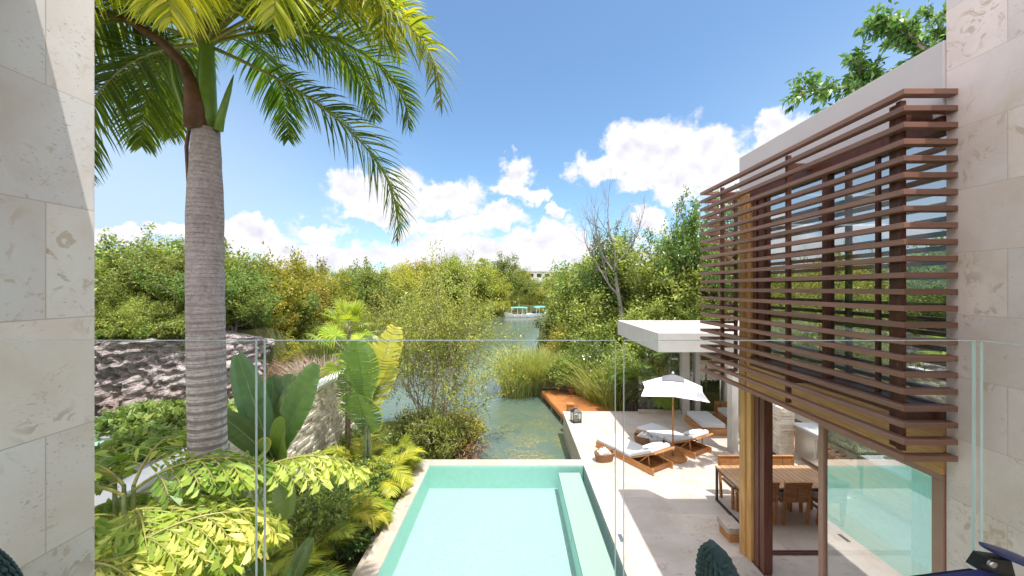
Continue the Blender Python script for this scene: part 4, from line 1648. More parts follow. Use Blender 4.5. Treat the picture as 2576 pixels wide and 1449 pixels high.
class Tree:
    """branching skeleton: wood tubes and twig anchors for the leaves"""

    def __init__(s, seed):
        s.r = random.Random(seed)
        s.rng = np.random.default_rng(seed)
        s.mb = MB()
        s.an = []

    def rv(s, k=1.0):
        return Vector((s.r.gauss(0, k), s.r.gauss(0, k), s.r.gauss(0, k)))

    def grow(s, p, d, ln, rad, depth, kids_=3, spread=.7, up=.12, wig=.16, shrink=.68, start=.35):
        n = 4 if depth > 0 else 3
        pts, rs = [p.copy()], [rad]
        q = p.copy()
        dd = d.normalized()
        for i in range(n):
            dd = (dd + s.rv(wig) + Vector((0, 0, up))).normalized()
            q = q + dd * ln / n
            pts.append(q.copy())
            rs.append(rad * (1 - .45 * (i + 1) / n))
        if rad > s.minr:
            s.mb.tube(pts, rs, 6 if depth > 1 else 4, False)
        if depth == 0:
            for a, b in zip(pts, pts[1:]):
                s.an.append((a, b))
            return
        for k in range(kids_):
            f = start + (1 - start) * (k + s.r.random()) / kids_
            i = min(n - 1, int(f * n))
            bp_ = pts[i].lerp(pts[i + 1], f * n - i)
            base = (pts[i + 1] - pts[i]).normalized()
            nd = (base * (1 - spread * .5) + s.rv(spread)).normalized()
            s.grow(bp_, nd, ln * shrink * s.r.uniform(.75, 1.15), rs[i] * .6, depth - 1, kids_, spread, up, wig, shrink, start)
        s.grow(pts[-1], dd, ln * shrink, rs[-1] * .8, depth - 1, kids_, spread, up, wig, shrink, start)

    def leaves(s, per, ln, wd_, droop=.1, spread=.8, t0=.2, t1=.75, jit=.1, fold=.1):
        A = np.array([tuple(a) for a, b in s.an])
        B = np.array([tuple(b) for a, b in s.an])
        n = len(A)
        if not n:
            return LF()
        ct = s.rng.normal(.0, .13, n)
        idx = np.repeat(np.arange(n), per)
        f = s.rng.random(len(idx))[:, None]
        p = A[idx] * (1 - f) + B[idx] * f + s.rng.normal(0, jit, (len(idx), 3))
        d = nrmz(B - A)[idx] * .7 + s.rng.normal(0, spread, (len(idx), 3))
        d[:, 2] -= droop
        k = s.rng.uniform(.7, 1.25, len(idx))
        tint = np.clip(s.rng.uniform(t0, t1, len(idx)) + ct[idx], 0, 1)
        lf = LF()
        lf.leaves(p, d, ln * k, wd_ * k, s.rng, tint, fold=fold)
        return lf


def tree_proto(seed, h, trunk_h, spread, depth=3, kids_=3, per=9, leaf=(.2, .1), mat='leaf_wood', bark='bark', r0=.09, stems=1, lean=.1, up=.12, t0=.1, t1=.75, jit=.12, shrink=.68, start=.3, name='tree', label='', cat='tree', droop=.1, wig=.16, minr=.004):
    t = Tree(seed)
    t.minr = minr
    for k in range(stems):
        d = Vector((t.r.gauss(0, lean), t.r.gauss(0, lean), 1)).normalized()
        base = Vector((t.r.gauss(0, .12), t.r.gauss(0, .12), -.1)) * (1 if stems > 1 else 0)
        # bare lower trunk, then the crown grows from it
        pts = [base]
        q = base.copy()
        for i in range(4):
            d = (d + t.rv(.07) + Vector((0, 0, .05))).normalized()
            q = q + d * trunk_h / 4
            pts.append(q.copy())
        t.mb.tube(pts, [r0 * (1.25 - .12 * i) for i in range(5)], 8, False)
        first = (h - trunk_h) * .52
        for j in range(kids_ + 1):
            nd = (d * .6 + t.rv(spread) + Vector((0, 0, .25))).normalized()
            bp_ = pts[3].lerp(pts[4], t.r.random()) if j else pts[4]
            t.grow(bp_, nd, first * t.r.uniform(.8, 1.1), r0 * .62, depth - 1, kids_, spread, up, wig, shrink, start)
    root = thing(name, label, cat)
    t.mb.build('trunk', bark, root, smooth=True)
    t.leaves(per, leaf[0], leaf[1], t0=t0, t1=t1, jit=jit, droop=droop).build('crown', mat, root)
    return root


PROTO_USED = set()


def put(proto, x, y, z, label, group=None, s=1.0, rz=0.0, cat=None):
    o = proto if proto.name not in PROTO_USED else copy_tree(proto)
    PROTO_USED.add(proto.name)
    place(o, (x, y, z), rz, label, group, s)
    return o


TR = random.Random(77)
# --- background tree kinds (about 6 m tall at scale 1)
BK = []
BK.append(tree_proto(11, 5.6, 1.0, .75, 4, 3, 9, (.21, .10), 'leaf_wood', 'bark', .11, 2, name='woodland_tree', jit=.14))
BK.append(tree_proto(12, 5.0, .8, .85, 4, 3, 9, (.17, .09), 'leaf_yellow', 'bark_pale', .09, 3, name='woodland_tree', jit=.14, lean=.25))
BK.append(tree_proto(13, 6.0, 1.2, .7, 4, 3, 8, (.22, .12), 'leaf_fresh', 'bark', .11, 2, name='woodland_tree', jit=.13))
BK.append(tree_proto(14, 4.4, .6, .95, 4, 3, 10, (.18, .08), 'leaf_yellow', 'bark_pale', .08, 3, name='woodland_tree', lean=.3, t0=0, t1=.5, jit=.15))
BK.append(tree_proto(15, 4.6, .5, .9, 4, 3, 10, (.17, .09), 'leaf_wood', 'bark', .09, 3, name='woodland_tree', lean=.25, t0=.3, t1=1, jit=.14))


def top_h(proto):
    z = 0
    for c in kids(proto):
        if c.type == 'MESH' and c.name.startswith('crown'):
            co = np.empty(len(c.data.vertices) * 3, np.float32)
            c.data.vertices.foreach_get('co', co)
            z = max(z, float(np.percentile(co[2::3], 99.6)))
    return z


BH = [top_h(p) for p in BK]


def bg_tree(k, px, ytop, Y, label, group, rz=None, cat='tree'):
    """tree of kind k whose top reaches picture height ytop when it stands at distance Y"""
    x = (px - 1294) / 958 * Y
    z0 = gz(x, Y)
    ytop += TR.uniform(-14, 16)
    ztop = EYE - (ytop - 724.5) / 958 * Y
    s = max(.25, (ztop - z0) / BH[k])
    return put(BK[k], x, Y, z0 - .05, label, group, (s * TR.uniform(.95, 1.2), s * TR.uniform(.95, 1.2), s), TR.uniform(0, 6.3) if rz is None else rz)


G1 = 'trees in the wood on top of the left cliff'
L1a = 'bushy green tree in the dense wood on top of the left rock cliff'
for px, yt, Y in ((225, 612, 23), (290, 604, 21), (350, 600, 24), (400, 588, 22.5), (455, 592, 25), (250, 650, 19.5), (330, 655, 19), (410, 650, 19.5), (480, 640, 21), (560, 610, 23), (110, 600, 22), (0, 590, 24), (-120, 570, 22), (-260, 570, 24),
                  (265, 735, 17.6), (345, 740, 17.6), (440, 700, 18.6), (520, 690, 19.6), (180, 690, 18.5), (60, 660, 19)):
    bg_tree(TR.choice((0, 2, 0, 4)), px, yt, Y, L1a, G1)
G2 = 'trees along the left bank of the lagoon'
L2a = 'yellow-green tree on the far left bank of the lagoon behind the garden wall'
for px, yt, Y in ((600, 622, 25), (655, 640, 27), (600, 720, 22.5), (690, 665, 30), (740, 672, 34), (640, 760, 24), (700, 770, 29), (760, 700, 37), (800, 672, 42), (770, 790, 35), (850, 665, 47), (835, 720, 43), (905, 672, 52), (950, 672, 56), (880, 760, 50), (925, 760, 56), (1000, 680, 64), (985, 740, 62),
                  (720, 722, 31), (660, 700, 26)):
    bg_tree(TR.choice((1, 4, 1, 3, 0)), px, yt, Y, L2a, G2)
G3 = 'trees on the far shore of the lagoon'
L3a = 'olive tree on the far shore of the lagoon left of the boats'
for px, yt, Y in ((1030, 672, 72), (1075, 668, 74), (1110, 655, 76), (1150, 655, 74), (1190, 672, 76), (1225, 690, 78), (1070, 735, 70), (1130, 735, 70), (1180, 735, 72), (1225, 740, 76), (1020, 745, 70), (1245, 715, 82)):
    bg_tree(TR.choice((1, 3, 3, 1, 4)), px, yt, Y, L3a, G3)
G4 = 'trees on the rise beyond the moored boats'
for px, yt, Y in ((1215, 668, 100), (1265, 652, 98), (1300, 668, 100), (1290, 700, 93), (1330, 705, 96), (1350, 720, 92), (1395, 700, 100), (1430, 690, 96), (1370, 735, 90), (1410, 735, 88), (1450, 700, 90), (1310, 742, 90)):
    bg_tree(TR.choice((1, 4, 0, 1)), px, yt, Y, 'round-topped tree on the rise beyond the moored boats', G4)
G5 = 'low trees along the horizon'
for i in range(46):
    Y = TR.uniform(120, 260)
    px = -350 + i * 52 + TR.uniform(-20, 20)
    if px > 1880:
        continue
    bg_tree(TR.choice((0, 1, 3, 4)), px, TR.uniform(668, 690), Y, 'distant low tree in the belt of woodland along the horizon', G5)
G6 = 'trees on the right shore behind the dock'
L6 = 'dense dark green tree on the right shore behind the dock and reeds'
for px, yt, Y in ((1490, 668, 34), (1490, 655, 29), (1500, 650, 27), (1440, 740, 25), (1500, 700, 23), (1545, 660, 26), (1590, 680, 24), (1470, 800, 22.5), (1540, 780, 21), (1610, 740, 21), (1660, 640, 23), (1700, 700, 21), (1745, 640, 23), (1475, 770, 33),
                  (1820, 640, 22), (1900, 620, 23), (2000, 600, 22), (2120, 590, 22), (1680, 790, 19.5), (1760, 760, 19), (1850, 720, 19), (1960, 700, 20), (1600, 850, 19), (1530, 870, 19)):
    bg_tree(TR.choice((0, 2, 0, 4)), px, yt, Y, L6, G6)
for (x_, y_, s_) in ((-14.6, 22.6, .36), (-15.0, 24.6, .4), (-15.4, 26.5, .42), (-15.2, 28.4, .45), (-16.0, 31, .5), (-16.6, 33.5, .5), (-17.4, 36.5, .55), (-18, 39.5, .55), (-19, 42.5, .6), (-20, 45.5, .6), (-20.8, 48.5, .65), (-21.5, 52, .7), (-22.6, 56, .7), (-23.8, 60, .7),
                     (-21, 64, .7), (-18, 66.5, .65), (-14.5, 67, .6), (-11.5, 68, .6), (-8.5, 69, .6), (-5.6, 69.5, .6), (-4.2, 72, .6), (-3.4, 75, .6)):
    put(BK[TR.choice((1, 3, 4, 1, 0))], x_, y_, -.95, 'low bushy tree overhanging the water along the left shore of the lagoon', 'low trees along the left waterline', (s_ * 1.5, s_ * 1.5, s_), TR.uniform(0, 6))
k_ = 0
while k_ < 46:
    x_, y_ = TR.uniform(-30, -12.5), TR.uniform(19, 50)
    if float(sdist(np.array([x_]), np.array([y_]))[0]) < .4:
        continue
    k_ += 1
    s_ = TR.uniform(.4, .62)
    put(BK[TR.choice((0, 1, 2, 4, 1, 3))], x_, y_, gz(x_, y_) - .1, 'low leafy tree of the mixed thicket covering the slope behind the left waterline', 'thicket on the left slope', (s_ * 1.4, s_ * 1.4, s_), TR.uniform(0, 6))
# trees hidden behind the left wall that the windows mirror
for X_, Y_, s_ in ((-14, 6, 1.0), (-17, 10, 1.2), (-13, 2, .9), (-18, 0, 1.2), (-24, 6, 1.4)):
    put(BK[TR.choice((0, 2, 4))], X_, Y_, 1.6 if X_ > -20 else .6, 'garden tree beyond the left wall, mirrored in the villa windows', 'garden trees beyond the left wall', s_, TR.uniform(0, 6))

# --- special trees
# sparse mangrove between pool and lagoon
mg = tree_proto(31, 6.9, 1.5, .50, 5, 3, 2, (.125, .052), 'leaf_wood', 'bark_pale', .05, 4, name='mangrove_tree', label='sparse pale-barked tree leaning over the lagoon just past the pool', lean=.30, t0=.35, t1=1, jit=.05, shrink=.66, up=.10, wig=.2, minr=.002)
put(mg, -2.35, 12.6, -.9, 'sparse pale-barked tree with small olive leaves rising from the bank just past the pool', s=(.62, .62, .86), rz=1.0)
mg2 = tree_proto(32, 6.0, 1.4, .50, 5, 2, 2, (.14, .06), 'leaf_yellow', 'bark_pale', .045, 3, name='mangrove_tree', lean=.28, t0=.0, t1=.8, jit=.05, up=.08, wig=.2, minr=.002)
put(mg2, -3.2, 13.6, -.9, 'second thin-stemmed olive tree standing on the bank behind the banana plants', s=(.8, .8, .8), rz=.4)
# pale dead tree
dead = Tree(44)
dead.minr = .003
dead.grow(Vector((0, 0, 3.0)), Vector((.0, 0, 1)), 3.4, .11, 4, 3, .42, .22, .12, .66, .3)
dead.mb.tube([(0, 0, -.3), (.08, 0, 1.2), (-.03, .05, 2.3), (0, 0, 3.05)], [.2, .17, .14, .11], 8)
dt = thing('dead_tree', 'bare dead tree with grey forked branches sticking up above the right shore', 'tree')
dead.mb.build('trunk', 'dead_wood', dt, smooth=True)
dt.location = (W(1565, 0, 21).x, 21, .1)
co = np.array(dead.mb.v)
sc_ = (EYE + (724.5 - 425) / 958 * 21 - .1) / co[:, 2].max()
dt.scale = (sc_ * 1.25, sc_ * 1.25, sc_)
# taller leafy tree right of it and a pale green spreading one
tl = tree_proto(51, 8.5, 2.2, .5, 5, 3, 6, (.17, .085), 'leaf_gloss', 'bark', .11, 2, name='broadleaf_tree', lean=.1, t0=.2, t1=1, jit=.08)
sp_ = top_h(tl)
x_ = W(1745, 0, 20).x
k_ = (EYE + (724.5 - 490) / 958 * 20 - .1) / sp_
put(tl, x_ + 1.0, 20, .1, 'tall glossy broadleaf tree rising behind the far end of the louvre screen', s=(k_ * .72, k_ * .72, k_), rz=2)
tl2 = tree_proto(52, 6.5, 2.0, .8, 4, 4, 8, (.20, .10), 'leaf_fresh', 'bark_pale', .09, 2, name='broadleaf_tree', lean=.15, t0=.4, t1=1, jit=.12)
put(tl2, W(1665, 0, 21.5).x, 21.5, .1, 'light green spreading tree right of the dead tree on the right shore', s=(EYE + (724.5 - 590) / 958 * 21.5) / top_h(tl2), rz=.5)
tl3 = tree_proto(53, 7.0, 2.0, .5, 4, 3, 9, (.20, .08), 'leaf_gloss', 'bark', .10, 2, name='broadleaf_tree', t0=.1, t1=.9, jit=.1)
put(tl3, W(1545, 0, 22.5).x, 22.5, .1, 'leafy tree at the foot of the bare dead tree on the right shore', s=tuple((EYE + (724.5 - 575) / 958 * 22.5) / top_h(tl3) * q for q in (.7, .7, 1)), rz=.5)


# tree behind the villa whose branch reaches over the roof
def roof_tree():
    t = Tree(61)
    t.minr = .003
    t.mb.tube([(10.6, 9.0, -.2), (10.4, 8.9, 4), (10.0, 8.7, 7.6)], [.22, .18, .12], 8)

    def limb(pts, rs, tw, seed):
        t.mb.tube(pts, rs, 6)
        for a, b in zip(pts[1:], pts[2:]):
            a, b = Vector(a), Vector(b)
            for k in range(tw):
                q = a.lerp(b, t.r.random())
                d = ((b - a).normalized() * .8 + t.rv(.55)).normalized()
                e = q + d * t.r.uniform(.2, .5)
                t.mb.tube([q, e], [.012, .005], 4, False)
                t.an.append((q, e))
    limb([(10.0, 8.7, 7.4), (9.0, 8.4, 8.3), (8.0, 8.2, 8.72), (7.3, 8.1, 8.85), (6.6, 8.0, 8.82), (6.0, 8.0, 8.70)], [.09, .07, .05, .035, .02, .01], 11, 1)
    limb([(10.0, 8.7, 7.6), (9.4, 8.3, 8.7), (8.9, 8.1, 9.5), (8.2, 8.0, 10.0), (7.6, 8.0, 10.2)], [.09, .07, .05, .03, .01], 26, 2)
    limb([(10.0, 8.7, 7.6), (9.8, 8.5, 9.0), (9.5, 8.2, 9.8), (8.9, 8.1, 10.4)], [.08, .06, .05, .02], 18, 3)
    limb([(9.8, 8.7, 7.4), (8.6, 8.5, 8.6), (7.9, 8.3, 9.1), (7.3, 8.2, 9.5)], [.07, .05, .03, .01], 22, 3)
    limb([(10.0, 8.6, 7.0), (8.2, 8.4, 7.7), (7.5, 8.3, 8.2), (7.0, 8.2, 8.45)], [.06, .04, .02, .01], 8, 4)
    root = thing('overhanging_tree', 'tree behind the villa whose leafy branches reach over the flat roof', 'tree')
    t.mb.build('trunk', 'bark_pale', root, smooth=True)
    t.leaves(17, .17, .07, droop=.45, spread=.45, t0=.2, t1=1, jit=.03, fold=.10).build('crown', 'leaf_gloss', root)


roof_tree()


# ---- palms
def frond(lf, rb, root, az, el, length, droop, rng, leaf=.55, n=80, w=.022, ranks=2, t0=.2, t1=.7, start=.18, hang=.5, rr=.022, curl=1.6, twist=0.0, vang=.35, segs=4):
    """one pinnate frond: ribs into rb (MB), leaflets into lf (LF)"""
    k = 22
    pts = [np.array(root, float)]
    e = el
    tang = []
    for i in range(k):
        f = i / k
        d = np.array([math.cos(e) * math.cos(az), math.cos(e) * math.sin(az), math.sin(e)])
        tang.append(d)
        pts.append(pts[-1] + d * length / k)
        e -= droop / k * (.35 + curl * f)
        az += twist / k
    tang.append(tang[-1])
    pts = np.array(pts)
    rb.tube([tuple(p) for p in pts], [rr * (1 - .88 * i / k) for i in range(k + 1)], 5, False)
    tang = np.array(tang)
    for i in range(n):
        f = start + (1 - start) * (i + rng.random() * .5) / n
        x = f * k
        j = min(k - 1, int(x))
        p = pts[j] + (pts[j + 1] - pts[j]) * (x - j)
        t = tang[j]
        side = np.cross(t, [0, 0, 1.0])
        side /= np.linalg.norm(side) + 1e-9
        upv = np.cross(side, t)
        prof = math.sin(PI * min(1, (f - start) / (1 - start) * .86 + .12)) ** .6
        for sgn in (-1, 1):
            L_ = leaf * prof * rng.uniform(.85, 1.1)
            fwd = .45 + .75 * f
            rank = rng.choice([-1, 1]) if ranks > 1 else 0
            d = side * sgn + t * fwd + upv * (vang * rank * rng.uniform(.4, 1.2) + .1)
            d = d / np.linalg.norm(d)
            m = segs
            q = [p]
            for s_ in range(m):
                d = d + np.array([0, 0, -hang * (s_ + .6) / m * rng.uniform(.7, 1.3)])
                d = d / np.linalg.norm(d)
                q.append(q[-1] + d * L_ / m)
            q = np.array(q)
            sd = np.cross(d, upv + rng.normal(0, .3, 3))
            sd /= np.linalg.norm(sd) + 1e-9
            ww = w * np.array([.55, 1, .9, .55, .08][:m + 1] if m == 4 else np.linspace(1, .1, m + 1))
            lf.strip(q, np.repeat(sd[None], m + 1, 0), ww, rng.uniform(t0, t1))


rp_ = thing('royal_palm', 'tall palm with grey ringed trunk and drooping feathery crown beside the left wall', 'palm tree', (0, 0, 0))
PX, PY = (513 - 1294) / 958 * 4.6, 4.6
mb = MB()
zs = np.linspace(-.3, 6.52, 60)
pts, rad = [], []
for z in zs:
    f = (z + .3) / 6.8
    r_ = .176 + .016 * math.sin(f * 3.0) + (.0 if z < 5.6 else -(z - 5.6) * .045)
    yy = EYE - z
    cx = PX + .02 * math.sin(z * .9) + .035 - .0 * yy
    pts.append((cx, PY, z))
    rad.append(r_ + .0025 * math.sin(z * 38))
mb.tube(pts, rad, 36)
mb.build('trunk', 'palm_trunk', rp_, smooth=True)
ct = Vector(pts[-1])
MB().tube([ct, ct + Vector((.0, 0, .12)), ct + Vector((.0, 0, .5)), ct + Vector((.01, 0, .95)), ct + Vector((.02, 0, 1.25))], [.10, .115, .10, .075, .05], 20).build('crownshaft', 'crownshaft', rp_, smooth=True)
mb = MB()
s0 = ct + Vector((-.05, -.07, -.02))
shp = [s0, s0 + Vector((-.0, -.03, .22)), s0 + Vector((-.04, -.03, .5)), s0 + Vector((-.14, -.03, .74)), s0 + Vector((-.36, -.03, .98)), s0 + Vector((-.75, -.04, 1.24)), s0 + Vector((-1.25, -.05, 1.40)), s0 + Vector((-1.9, -.06, 1.50))]
mb.tube(shp, [.125, .11, .075, .06, .055, .04, .03, .02], 10)
mb.build('dry_sheath', 'sheath', rp_, smooth=True)
for sg, nm in ((-1, 0), (1, 1)):
    b_ = ct + Vector((sg * .17, -.03, -.03))
    if sg > 0:
        mb = MB().tube([b_, b_ + Vector((.03, 0, .16)), b_ + Vector((.14, -.02, .46)), b_ + Vector((.20, -.02, .66))], [.05, .045, .028, .004], 10)
    else:
        mb = MB().tube([b_, b_ + Vector((-.03, 0, .14)), b_ + Vector((-.15, -.02, .55)), b_ + Vector((-.20, -.02, .80)), b_ + Vector((-.22, -.02, .98))], [.03, .035, .04, .03, .004], 10)
    mb.build('flower_spathe', 'crownshaft', rp_, smooth=True)
b_ = ct + Vector((-.19, -.02, -.02))
MB().tube([b_, b_ + Vector((-.03, 0, -.2)), b_ + Vector((-.015, 0, -.6)), b_ + Vector((-.02, .02, -.9)), b_ + Vector((-.05, .03, -1.05))], [.02, .022, .016, .01, .003], 6).build('dry_strip', 'sheath', rp_)
cr = ct + Vector((0, 0, 1.12))
frs = [  # az, el, length, droop, t0, t1
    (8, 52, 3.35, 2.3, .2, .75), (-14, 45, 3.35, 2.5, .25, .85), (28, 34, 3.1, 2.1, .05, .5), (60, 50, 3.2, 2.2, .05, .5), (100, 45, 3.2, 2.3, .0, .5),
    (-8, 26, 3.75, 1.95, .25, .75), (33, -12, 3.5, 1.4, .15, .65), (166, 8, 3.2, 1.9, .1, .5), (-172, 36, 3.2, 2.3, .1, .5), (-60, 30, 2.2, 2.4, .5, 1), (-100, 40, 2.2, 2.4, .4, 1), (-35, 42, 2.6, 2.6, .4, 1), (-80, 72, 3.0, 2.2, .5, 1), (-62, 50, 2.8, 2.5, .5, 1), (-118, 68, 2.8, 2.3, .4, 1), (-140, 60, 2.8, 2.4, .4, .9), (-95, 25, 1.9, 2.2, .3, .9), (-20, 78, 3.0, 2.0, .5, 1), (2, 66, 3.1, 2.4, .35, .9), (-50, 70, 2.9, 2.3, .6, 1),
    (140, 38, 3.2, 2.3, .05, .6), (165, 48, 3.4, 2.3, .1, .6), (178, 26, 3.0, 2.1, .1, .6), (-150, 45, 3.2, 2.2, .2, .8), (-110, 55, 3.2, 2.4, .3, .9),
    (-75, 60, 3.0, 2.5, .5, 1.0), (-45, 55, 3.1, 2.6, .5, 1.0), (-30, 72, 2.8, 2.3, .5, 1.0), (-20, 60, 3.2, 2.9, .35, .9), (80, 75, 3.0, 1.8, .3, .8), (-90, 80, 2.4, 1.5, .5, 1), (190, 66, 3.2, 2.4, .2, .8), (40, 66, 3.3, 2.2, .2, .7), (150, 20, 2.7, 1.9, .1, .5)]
rng = np.random.default_rng(9)
for az, el, ln_, dr_, t0, t1 in frs:
    lf, rb = LF(), MB()
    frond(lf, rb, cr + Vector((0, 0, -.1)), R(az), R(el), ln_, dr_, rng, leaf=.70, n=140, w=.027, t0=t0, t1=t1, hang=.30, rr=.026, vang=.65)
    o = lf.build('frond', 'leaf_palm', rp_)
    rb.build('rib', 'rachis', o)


def pinnate_palm(name, label, cat, loc, nf, length, seed, mat='leaf_areca', leaf=.35, n=44, el=(35, 80), stems=0, w=.028, group=None, t0=.1, t1=.9, h=0.0, droop=(1.5, 2.4), azr=(0, 360)):
    rng = np.random.default_rng(seed)
    root = thing(name, label, cat, loc, 0, group)
    sb = MB()
    lf, rb = LF(), MB()
    for i in range(nf):
        az = R(azr[0] + (azr[1] - azr[0]) * (i + rng.random()) / nf)
        off = np.array([rng.normal(0, .08), rng.normal(0, .08), 0])
        hh = h * rng.uniform(.7, 1.1)
        base = off + np.array([math.cos(az) * .06, math.sin(az) * .06, hh])
        sb.tube([(off[0], off[1], -.1), tuple(base)], [.03, .018], 6)
        frond(lf, rb, base, az, R(rng.uniform(*el)), length * rng.uniform(.75, 1.15), rng.uniform(*droop), rng, leaf=leaf, n=n, w=w, ranks=1, t0=t0, t1=t1, hang=.22, rr=.011, start=.2, segs=3)
    sb.build('stems', 'stem_green', root)
    rb.build('ribs', 'rachis', root)
    lf.build('fronds', mat, root)
    return root


# areca palms along the pool edge and by the pavilion
ar = [(-3.05, 9.0, .35, 1.05, 'golden areca palm arching at the far left corner of the pool'), (-3.15, 8.1, .2, .95, 'areca palm beside the pool rim in the middle of the planting'),
      (-3.35, 7.2, .2, 1.0, 'areca palm low in the planting left of the pool rim'), (-3.3, 6.3, .3, 1.05, 'areca palm in the planting level with the near part of the pool'),
      (-3.5, 5.5, .3, 1.1, 'bright areca palm at the bottom of the picture left of the pool'), (-3.7, 8.3, .2, .8, 'small areca palm in mid bed between the shrubs'),
      (-3.9, 9.6, .4, 1.1, 'areca palm at the far end of the bed by the banana stems')]
for i, (x, y, h, ln_, lab) in enumerate(ar):
    pinnate_palm('areca_palm', lab, 'palm', (x, y, -.25), 13, ln_, 100 + i, h=h, group='areca palms in the bed beside the pool', t0=.1 if i % 2 else .3, t1=.8 if i % 2 else 1, w=.032)
for i, (px, py, Y, s, lab) in enumerate(((1740, 745, 16.2, 2.3, 'large arching palm growing up behind the pavilion canopy'), (1690, 800, 16.4, 1.5, 'small palm showing just above the back edge of the pavilion roof'), (1640, 930, 14.9, 1.9, 'dark palm between the dock shrubs and the pavilion glass'), (1820, 760, 16.4, 2.2, 'palm behind the pavilion seen through the louvre slats'))):
    pinnate_palm('areca_palm', lab, 'palm', (W(px, 0, Y).x, Y, .0), 13, s, 140 + i, h=1.6 if i != 2 else .4, leaf=.5 * s / 1.6, w=.05, n=46, t0=.1, t1=.9 if i != 2 else .4)


def fishtail(name, label, loc, stems, seed, group=None, mat='leaf_fish', t0=.2, t1=1):
    """bipinnate palm with wedge leaflets"""
    rng = np.random.default_rng(seed)
    root = thing(name, label, 'palm', loc, 0, group)
    sb, rb, lf = MB(), MB(), LF()
    for (h, az, el, ln_, dr_, bx_, by_, a0, a1) in stems:
        az, el = R(az), R(el)
        base = np.array([bx_, by_, h])
        sb.tube([(bx_ * .6, by_ * .6, -.1), (bx_ * .8, by_ * .8, h * .5), tuple(base)], [.035, .03, .018], 8)
        k = 20
        pts, e = [base], el
        tg = []
        for i in range(k):
            d = np.array([math.cos(e) * math.cos(az), math.cos(e) * math.sin(az), math.sin(e)])
            tg.append(d)
            pts.append(pts[-1] + d * ln_ / k)
            e -= dr_ / k
        rb.tube([tuple(p) for p in pts], [.018 * (1 - .8 * i / k) for i in range(k + 1)], 6, False)
        for i in range(3, k + 1, 1):
            if i % 2 == 1:
                continue
            t = tg[min(i, k - 1)]
            side = np.cross(t, [0, 0, 1.0])
            side /= np.linalg.norm(side)
            up_ = np.cross(side, t)
            f = i / k
            for sgn in (-1, 1):
                L2 = ln_ * (.42 if len(stems) > 2 else .30) * math.sin(PI * min(1, f * .8 + .12)) * rng.uniform(.8, 1.15)
                d = side * sgn + t * .75 + up_ * rng.uniform(-.1, .35)
                d /= np.linalg.norm(d)
                pt_ = rng.uniform(a0 - .2, a1)
                q = [pts[i]]
                ds = []
                m = 8
                for s_ in range(m):
                    d = d + np.array([0, 0, -.11])
                    d /= np.linalg.norm(d)
                    ds.append(d)
                    q.append(q[-1] + d * L2 / m)
                rb.tube([tuple(p) for p in q], [.006] * m + [.002], 4, False)
                for j in range(1, m + 1):
                    tt = ds[min(j, m - 1)]
                    s2 = np.cross(tt, up_ + rng.normal(0, .2, 3))
                    s2 /= np.linalg.norm(s2) + 1e-9
                    n2 = np.cross(s2, tt)
                    for sg in (-1, 1):
                        ld = tt * rng.uniform(.5, 1.1) + s2 * sg * .75 + n2 * rng.normal(0, .3)
                        ld[2] -= rng.uniform(.0, .7)
                        ld /= np.linalg.norm(ld)
                        L3 = rng.uniform(.10, .18)
                        ws = np.cross(ld, n2 + rng.normal(0, .4, 3))
                        ws /= np.linalg.norm(ws) + 1e-9
                        p0 = q[j]
                        wd_ = L3 * rng.uniform(.30, .48)
                        tip = p0 + ld * L3
                        tint = pt_ + rng.normal(0, .10)
                        A = p0 - ws * .004
                        B = p0 + ld * L3 * .75 - ws * wd_ * .5
                        Cc = tip + ws * wd_ * .1 * sg
                        D = p0 + ld * L3 * 1.12 + ws * wd_ * .55
                        E = p0 + ld * L3 * .5 + ws * wd_ * .25
                        lf.quads(np.array([[A, B, Cc, E]]), tint)
                        lf.quads(np.array([[E, Cc, p0 + ld * L3 * .9 + ws * wd_ * .3, D]]), tint)
    sb.build('stems', 'stem_green', root)
    rb.build('ribs', 'rachis', root)
    lf.build('fronds', mat, root)
    return root


fishtail('fishtail_palm', 'bright yellow-green fishtail palm filling the bottom left beside the wall', (-3.5, 3.3, -.25), [
    (2.45, 35, 38, 1.35, 1.5, .0, .0, .6, 1), (2.1, 5, 40, 1.25, 1.7, .1, -.1, .7, 1), (2.3, 160, 45, 1.2, 1.4, -.1, .1, .5, 1), (1.9, -30, 45, 1.2, 2.0, .15, 0, .6, 1), (2.3, 95, 50, 1.1, 1.5, 0, .1, .5, .95),
    (1.5, -5, 35, 1.25, 1.5, .0, .2, .7, 1), (2.2, 130, 40, 1.0, 1.5, -.3, .1, .6, 1), (2.0, 60, 30, 1.1, 1.5, -.2, -.2, .7, 1), (1.9, 180, 45, 1.0, 1.6, .0, .2, .5, 1), (2.35, -10, 55, 1.0, 2.0, -.3, -.1, .7, 1), (1.2, 15, 42, 1.5, 1.6, .2, .1, .7, 1), (1.2, -40, 50, 1.2, 1.7, .2, -.2, .7, 1)], 7)
fishtail('fishtail_palm', 'darker green fishtail palm fronds crossing in front of the ringed palm trunk', (-3.95, 3.95, -.25), [
    (2.75, 20, 40, 1.2, 1.3, .0, .0, .1, .55), (2.8, 110, 45, 1.1, 1.4, .0, .0, .1, .5), (2.8, 170, 40, 1.0, 1.2, -.1, 0, .1, .5), (2.5, 60, 30, 1.2, 1.4, .1, .1, .1, .5), (2.5, -40, 40, 1.0, 1.3, .0, .0, .2, .6), (2.9, 230, 45, .9, 1.2, -.2, 0, .1, .5), (2.2, 30, 25, 1.2, 1.2, .1, 0, .2, .6), (2.75, 190, 35, .9, 1.5, .0, -.1, .2, .6), (2.6, 260, 40, .9, 1.6, .0, -.2, .3, .7), (2.5, -10, 35, 1.3, 1.5, .1, -.1, .3, .7), (2.45, 0, 20, 1.1, 1.2, .2, .2, .2, .6), (2.3, 140, 35, 1.0, 1.3, -.1, 0, .2, .5)], 8)
